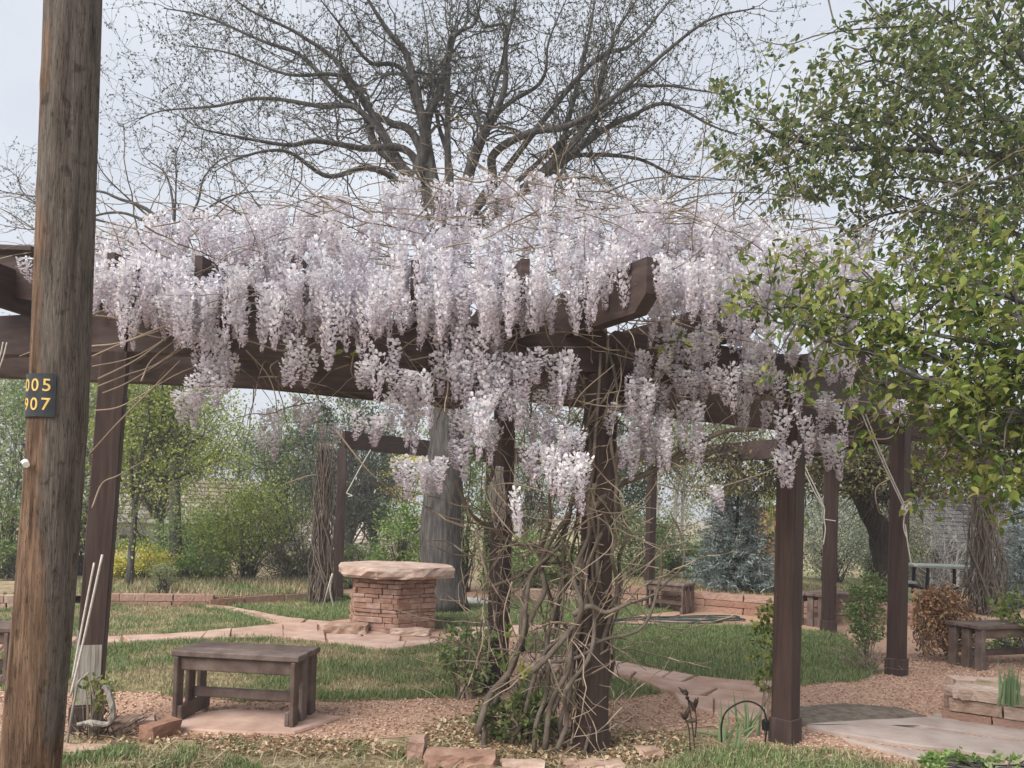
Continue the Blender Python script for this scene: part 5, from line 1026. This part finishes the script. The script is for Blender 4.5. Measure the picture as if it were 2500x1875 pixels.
# grey dead brush
def brush(name, label, cat, base, w, h, n, m, seed, r=.006, bow=.25):
    rg = np.random.default_rng(seed); t = thing(name, label, cat, loc=base); segs, tips = [], []
    for _ in range(n):
        a = rg.uniform(0, 6.28); grow(segs, tips, base + rg.normal(0, w * .12, 3) * (1, 1, 0), unit(np.array((math.cos(a) * w, math.sin(a) * w, h * 1.3)) * rg.uniform(.3, 1, 3)), h * rg.uniform(.6, 1.1), r, 0, rg, 2, .14, .16, -.02, .42, .55, .8)
    mb = MB(); prisms(mb, segs, 3); mb.build('twigs', m, t, kind='stuff'); return t
brush('dead_brush', 'grey leafless brush in front of the dark shed', 'shrub', at(2300, 16.8), 2.0, 2.1, 60, F_['greytw'], 96, .012)
brush('dead_brush', 'tan leafless scrub along the back of the left bed', 'shrub', at(690, 14.6), 1.6, .7, 45, M['shoot'], 97)
brush('dead_brush', 'bare tangled twigs under the thin back beam near the vine wrapped post', 'shrub', at(735, 14.2), 1.5, 2.6, 40, M['twig'], 98, .01)
brush('dead_brush', 'dry twigs tangled at the foot of the second post from right', 'shrub', G(2120, 1640), .55, .35, 60, M['shoot'], 99, .005)
brush('dead_brush', 'dry stalks and roots piled round the foot of the left post', 'shrub', G(240, 1795), .5, .22, 50, M['vine'], 100, .006)
brush('dry_stalk', 'thin dry stalks standing in front of the vine at the back post', 'shrub', G(1130, 1690), .5, .6, 26, M['shoot'], 101, .004)
# vines wrapped round the far posts
def wrapped(label, base, h, w, seed, n=46, leafm=None):
    rg = np.random.default_rng(seed); t = thing('wrapped_vine', label, 'vine', loc=base); b0 = np.asarray(base, float)
    for k in range(n):
        a = rg.uniform(0, 6.28); tr = rg.uniform(-.8, .8); r0 = w * rg.uniform(.3, 2.2); r1 = w * rg.uniform(.6, 1.5); pts = []
        for i in range(9):
            u = i / 8; ra = r0 * (1 - u) ** 2.2 + r1 * (1 + .25 * math.sin(5 * u + a)); aa = a + tr * 6.28 * u; pts.append(b0 + (math.cos(aa) * ra + rg.normal(0, .03), math.sin(aa) * ra, h * u * rg.uniform(.97, 1.0)))
        mb = MB(); tube(mb, smooth_path(pts, 26), rg.uniform(.004, .013) * np.linspace(1.1, .6, 26), 5, True, .05, rg); mb.build('stem', M['vine'], t, smooth=True)
    if leafm:
        P = b0 + np.c_[rg.normal(0, .25, 500), rg.normal(0, .2, 500), h + rg.normal(.05, .16, 500)]; mb = MB(); rand_leaves(mb, P, rg.normal(0, 1, P.shape), .07, rg); mb.build('foliage', leafm, t, kind='stuff')
    return t
wrapped('brown vine stems wrapped round the back post left of the stone table', G(782, 1474), 2.5, .075, 103, 60)
wv = wrapped('thick bundle of vine stems round a post at the far right', G(2400, 1500), 2.4, .15, 104, 70, M['leaf'])
mb = MB(); pw_ = G(2400, 1500); box(mb, (pw_[0], pw_[1], 1.25), (.08, .08, 1.25), rotz(.4), .004); mb.build('post', M['paint_z'], perg)
# shrubs near the posts
shrub('climbing_shrub', 'green shrub growing up the left side of the second post from right', 'shrub', G(2128, 1620) + (0, .1, 0), .46, 1.0, F_['mid'], 111, 70, 55, .04, trunk_r=.008, lift=.12, bark=M['shoot'], stems=3)
b0 = G(2245, 1610); dsh = thing('dead_shrub', 'dead rust brown shrub drooping beside the second post from right', 'shrub', loc=b0); dr = np.random.default_rng(112); segs, P = [], []
for k in range(95):
    e = W(dr.uniform(2225, 2405), dr.uniform(1520, 1655), b0[1] + dr.uniform(-.3, .25)); e[2] = max(e[2], .1); mid = (b0 + (0, 0, dr.uniform(.35, .7)) + e) / 2 + (0, 0, dr.uniform(.15, .38)); mid[2] = min(mid[2], .78 + dr.normal(0, .05)); q = smooth_path([b0 + (dr.normal(0, .03), dr.normal(0, .05), dr.uniform(.1, .5)), mid, e], 12)
    for i in range(11): segs.append((*q[i], *q[i + 1], .0035, .003))
    P.append(np.repeat(q[4:], 5, 0) + dr.normal(0, .035, (40, 3)))
P = np.concatenate(P); mb = MB(); rand_leaves(mb, P, dr.normal(0, .4, P.shape), .045, dr, CURL, LEAFF, drop=1.1); mb.build('foliage', F_['dead'], dsh, kind='stuff'); mb = MB(); prisms(mb, segs, 3); mb.build('stems', M['shoot'], dsh, kind='stuff')
shrub('climbing_vine', 'leafy green creeper on the left side of the right front post', 'vine', G(1872, 1800) + (0, .05, 0), .2, 1.0, M['leaf'], 113, 34, 12, .05, trunk_r=.005, lift=.25, bark=M['shoot'], tv=LEAF, tf=LEAFF, stems=1)
shrub('small_shrub', 'sparse green shrub at the foot of the post with the coiled rope', 'shrub', G(1140, 1705), .5, .62, F_['mid'], 114, 40, 26, .045, lift=.1, bark=M['shoot'], tv=LEAF, tf=LEAFF)
shrub('small_shrub', 'dark green leafy shrub at the base of the twisted vine', 'shrub', G(1262, 1815), .6, .3, M['leaf_dk'], 115, 50, 22, .05, lift=.1, bark=M['shoot'], tv=LEAF, tf=LEAFF)
shrub('small_shrub', 'green creeper sprig at the bottom right corner', 'shrub', G(2430, 1905), 1.0, .16, F_['bright'], 116, 40, 40, .035, lift=0, dep=.45)
shrub('small_shrub', 'few green shoots beside the bare foot of the left post', 'shrub', G(232, 1800), .22, .42, M['leaf'], 117, 16, 5, .045, lift=.4, bark=M['shoot'], tv=LEAF, tf=LEAFF)
shrub('low_shrub', 'low green plants on the bed behind the dead shrub at right', 'shrub', at(2470, 9.4), 1.2, .35, F_['mid'], 118, 40, 40, .045, lift=0)
shrub('leafy_shrub', 'leafy green shrub hanging over the bench at the right edge', 'shrub', at(2530, 8.3), .8, .85, M['leaf'], 119, 30, 25, .06, lift=.4, tv=LEAF, tf=LEAFF)
# irises, stalk plant
def iris(label, base, n, h, seed, m, fan=.5):
    rg = np.random.default_rng(seed); t = thing('iris_plant', label, 'plant', loc=base)
    for k in range(n):
        a = rg.uniform(0, 6.28); ln = abs(rg.normal(0, fan)); d = np.array((math.cos(a) * math.sin(ln), math.sin(a) * math.sin(ln) * .5, math.cos(ln))); L_ = h * rg.uniform(.55, 1.1); side = unit(np.cross(d, (0, 1, .1))) ; p = np.asarray(base) + rg.normal(0, .05, 3) * (1, 1, 0); vv = []
        for i in range(6):
            u = i / 5; w_ = .0085 * (1 - u ** 2.2) + .0006; q = p + d * L_ * u + np.array((d[0], d[1], -.25)) * L_ * .45 * u * u * (ln > .35); nn = np.cross(d, side) * .003; vv += [q - side * w_, q + nn, q + side * w_]
        mb = MB(); mb.add(vv, [(3 * i + j, 3 * i + j + 1, 3 * i + j + 4, 3 * i + j + 3) for i in range(5) for j in (0, 1)]); mb.build('leaf', m, t)
    return t
im = mat('iris_leaves', [(.1, .16, .07), (.19, .27, .13), (.3, .37, .2)], 3, rough=.6, objr=.15, trans=.2)
iris('clump of sword leaved iris left of the right front post', G(1828, 1790), 13, .3, 121, im, .42); iris('few drooping iris leaves beside the dark stalk plant', G(1770, 1805), 9, .26, 122, im, .8); iris('dense upright iris leaves in the bed at the right edge', G(2470, 1722, .24), 26, .3, 123, im, .14); iris('broad pale iris leaf fan behind the black wire hoop', G(1800, 1830), 7, .2, 124, im, 1.0)
stk = thing('bud_stalk', 'dark reddish stalks with closed buds right of the centre post', 'plant', loc=G(1695, 1835)); kr = np.random.default_rng(125); bdm = mat('dark_buds', [(.035, .025, .02), (.075, .055, .04)], 12, rough=.6)
for pts, bx in (([(1697, 1838), (1690, 1770), (1682, 1720), (1676, 1690)], 1), ([(1685, 1830), (1682, 1780), (1672, 1752)], 1), ([(1697, 1800), (1700, 1760), (1696, 1725)], 1)):
    p3 = smooth_path(WL(pts, 4.98), 12); mb = MB(); tube(mb, p3, .005, 6); s_ = mb.build('stalk', bdm, stk, smooth=True)
    for k in range(5):
        mb = MB(); d = unit(kr.normal(0, .6, 3) + (0, 0, .9)); q = p3[-1 - (k % 3)] ; tube(mb, [q, q + d * .02, q + d * .045, q + d * .075], [.003, .013, .011, .001], 7); mb.build('bud', bdm, stk, smooth=True)
hp = thing('wire_hoop', 'black wire hoop arching over the iris leaves', 'garden hoop', loc=G(1820, 1810)); p3 = smooth_path(WL([(1762, 1812), (1762, 1765), (1778, 1732), (1820, 1712), (1858, 1726), (1872, 1762), (1868, 1812)], 5.15), 30); mb = MB(); tube(mb, p3, .006, 7); mb.build('hoop', M['metal_dk'], hp, smooth=True)
mb = MB(); q = W(1869, 1770, 5.15); box(mb, q, (.02, .02, .035), rotz(.4), .006); mb.build('clip', M['metal_dk'], hp)
# canes and broken branch at the left post
for i, (pts, r, lb, m_) in enumerate((([(172, 1700), (205, 1560), (250, 1354)], .007, 'longer pale cane leaning against the left post', M['rope']), ([(176, 1660), (200, 1530), (230, 1374)], .006, 'shorter pale cane leaning against the left post', M['rope']), ([(160, 1850), (172, 1760), (186, 1690), (192, 1665), (216, 1643)], .007, 'kinked grey stick in front of the left post', M['greywood']))):
    mb = MB(); tube(mb, smooth_path(WL(pts, 4.72), 16), r, 6); tag(mb.build('cane', m_, smooth=True), lb, 'stick')
mb = MB(); tube(mb, smooth_path(WL([(190, 1768), (225, 1764), (262, 1768), (276, 1745), (270, 1705), (258, 1678), (250, 1680)], 4.85), 22), .0165 * np.interp(np.linspace(0, 1, 22), [0, .2, .4, .6, .8, 1], [.7, 1.15, .85, 1.3, .9, .5]), 8, True, .16, kr); tag(mb.build('broken_branch', M['greywood']), 'bent bleached branch lying at the foot of the left post', 'branch')
# hose, ropes, odds and ends
hz = thing('garden_hose', 'dark coiled garden hose lying on the grass before the back bench', 'hose', loc=G(1620, 1520)); hg = np.random.default_rng(131); pts = []
for i in range(160):
    u = i / 159; a = u * 2 * math.pi * 4.6; cx, cy = np.interp(u, [0, .45, .55, 1], [1560, 1640, 1700, 1720]), np.interp(u, [0, 1], [1524, 1513]); rx = np.interp(u, [0, .5, 1], [95, 130, 75]) * hg.uniform(.98, 1.02); p = G(cx + math.cos(a) * rx, cy + math.sin(a) * 7); p[2] = .022 + .012 * math.sin(a * 1.3) + .02 * u; pts.append(p)
mb = MB(); tube(mb, smooth_path(pts, 420), .012, 6); mb.build('hose', mat('hose_rubber', [(.03, .045, .04), (.07, .09, .085)], 8, rough=.5), hz, smooth=True)
def rope_thing(name, label, lines, r=.006, cat='rope'):
    t = thing(name, label, cat, loc=(lines[0][0][0], lines[0][0][1], lines[0][0][2]))
    for l in lines: mb = MB(); tube(mb, smooth_path(l, max(8, 8 * len(l))), r, 6); mb.build('strand', M['rope'], t, smooth=True)
    return t
kr = np.random.default_rng(141); cl = []
for k in range(10):
    x0 = 1218 + kr.normal(0, 9); w_ = kr.uniform(6, 17); b_ = kr.uniform(1240, 1292); cl.append(WL([(1222 + kr.normal(0, 5), 1138), (x0 - w_ * kr.uniform(.3, 1.2), 1190), (x0 - w_ * .8, b_ - 30), (x0, b_), (x0 + w_, b_ - 30), (x0 + w_ * kr.uniform(0, 1.1), 1190), (1224 + kr.normal(0, 5), 1140)], 6.15 + kr.normal(0, .02)))
rope_thing('rope_coil', 'coil of grey rope hanging on the post behind the vine', cl, .005)
rope_thing('tied_rope', 'double white rope slanting down to the second post from right', [WL([(2100, 1000), (2150, 1118), (2207, 1240)], 7.4), WL([(2109, 1000), (2156, 1118), (2210, 1236)], 7.38), WL([(2210, 1245), (2206, 1285), (2214, 1312), (2210, 1280)], 7.4), WL([(2212, 1300), (2220, 1350), (2226, 1375), (2240, 1382)], 7.4)], .006)
kn = thing('rope_bundle', 'white knotted rope bundle on the second post from right', 'rope', loc=W(2214, 1245, 7.35))
for k in range(9): a = kr.uniform(0, 6.28); mb = MB(); ox, oy = math.cos(a) * 7, math.sin(a) * 5; tube(mb, smooth_path(WL([(2207, 1258), (2208 + ox, 1243 + oy), (2216 + ox, 1230 + oy), (2222, 1228)], 7.36 + kr.normal(0, .015)), 12), .012, 6); mb.build('strand', M['rope'], kn, smooth=True)
rope_thing('tied_rope', 'white rope tied from the front beam to the thin right post', [WL([(1960, 1128), (1990, 1190), (2013, 1240)], 9.6), WL([(1962, 1145), (1988, 1200), (2013, 1243)], 9.6), WL([(2013, 1242), (2012, 1270), (2015, 1292), (2010, 1330)], 9.6), WL([(2013, 1268), (2040, 1272)], 9.6)], .007)
rope_thing('tied_rope', 'thin pale rope slanting to the back post beside the stone table', [WL([(905, 1098), (875, 1150), (846, 1204)], 11.5), WL([(846, 1204), (860, 1210), (850, 1212)], 11.5)], .008)
rope_thing('tied_rope', 'two pale cords hanging below the beam left of the utility pole', [WL([(8, 835), (0, 870), (-15, 910)], 4.9), WL([(17, 836), (8, 872), (-6, 910)], 4.9)], .004)
rope_thing('pale_hose', 'pale looped hose at the foot of the vine wrapped back post', [[G(790, 1482) + (0, 0, .02), W(800, 1440, 11.4), W(812, 1400, 11.4), W(806, 1440, 11.4), G(815, 1486) + (0, 0, .02)]], .012, 'hose')
mb = MB(); slab(mb, [G(*p)[:2] for p in ((1112, 1477), (1130, 1465), (1195, 1468), (1205, 1474), (1190, 1480))], 0, .05, rng, .002, .01); tag(mb.build('concrete_slab', mat('pale_concrete', [(.42, .43, .42), (.55, .55, .54)], 6, rough=.9)), 'small pale grey slab right of the grey tree trunk', 'slab')
# picnic table
pt0 = at(2300, 14.4); pk = thing('picnic_table', 'grey topped picnic table with dark metal legs beyond the pergola', 'table', loc=pt0); pr = rotz(-.1); gtop = mat('picnic_top', [(.24, .26, .24), (.34, .36, .34)], 9, rough=.7)
def pkp(nm, c, h, m, bev=.006): mb = MB(); box(mb, pt0 + pr @ np.array(c), h, pr, bev); return mb.build(nm, m, pk)
for k in range(4): pkp('table_plank', (0, -.3 + k * .2, .74), (.58, .095, .022), gtop)
for s in (-1, 1):
    pkp('seat', (s * .72, 0, .44), (.14, .42, .02), gtop)
    for y in (-.3, .3):
        mb = MB(); tube(mb, [pt0 + pr @ np.array((s * .38, y, 0)), pt0 + pr @ np.array((s * .36, y, .72))], .03, 8); mb.build('leg', M['metal_dk'], pk)
        mb = MB(); tube(mb, [pt0 + pr @ np.array((s * .36, y, .3)), pt0 + pr @ np.array((s * .7, y, .42))], .022, 8); mb.build('seat_arm', M['metal_dk'], pk)
        mb = MB(); tube(mb, [pt0 + pr @ np.array((s * .7, y, .42)), pt0 + pr @ np.array((s * .82, y, 0))], .022, 8); mb.build('seat_leg', M['metal_dk'], pk)

for i, (px, Y, w_, h_, fm, lb) in enumerate(((60, 13.9, 1.6, .8, 'mid', 'low green growth at the far left behind the pale edging'), (330, 14.6, 1.6, .75, 'lime', 'low yellow green growth behind the yellow shrub'), (500, 14.2, 1.2, .6, 'bright', 'low bright growth in front of the broad green shrub'), (740, 14.6, 1.2, .8, 'olive', 'low olive growth behind the vine wrapped back post'), (880, 14.5, 1.3, .8, 'mid', 'low green growth behind the stone table'), (1240, 14.2, 1.2, .6, 'mid', 'low green growth behind the post with the coiled rope'), (1430, 14.6, 1.4, 1.0, 'bright', 'low green growth right of the twisted vine'), (1720, 15.5, 1.2, .8, 'mid', 'low green growth left of the blue spruce'))):
    shrub('low_shrub', lb, 'shrub', at(px, Y, .3 if px > 1500 else 0), w_, h_, F_[fm], 160 + i, 50, 60, .06, lift=0, dep=.9)

# ================================================================== THE AIR
mb = MB(); box(mb, (0, 440, 6.5), (430, 480, 7.5)); hm = bpy.data.materials.new('pale_haze'); hm.use_nodes = True; hn = hm.node_tree; hn.nodes.remove(hn.nodes['Principled BSDF'])
pv = hn.nodes.new('ShaderNodeVolumePrincipled'); pv.inputs['Color'].default_value = (.96, .97, 1, 1); pv.inputs['Density'].default_value = .0032; pv.inputs['Anisotropy'].default_value = .1
hn.links.new(pv.outputs['Volume'], hn.nodes['Material Output'].inputs['Volume']); tag(mb.build('haze', hm, kind='stuff'), 'thin pale haze filling the air of the garden', 'haze')
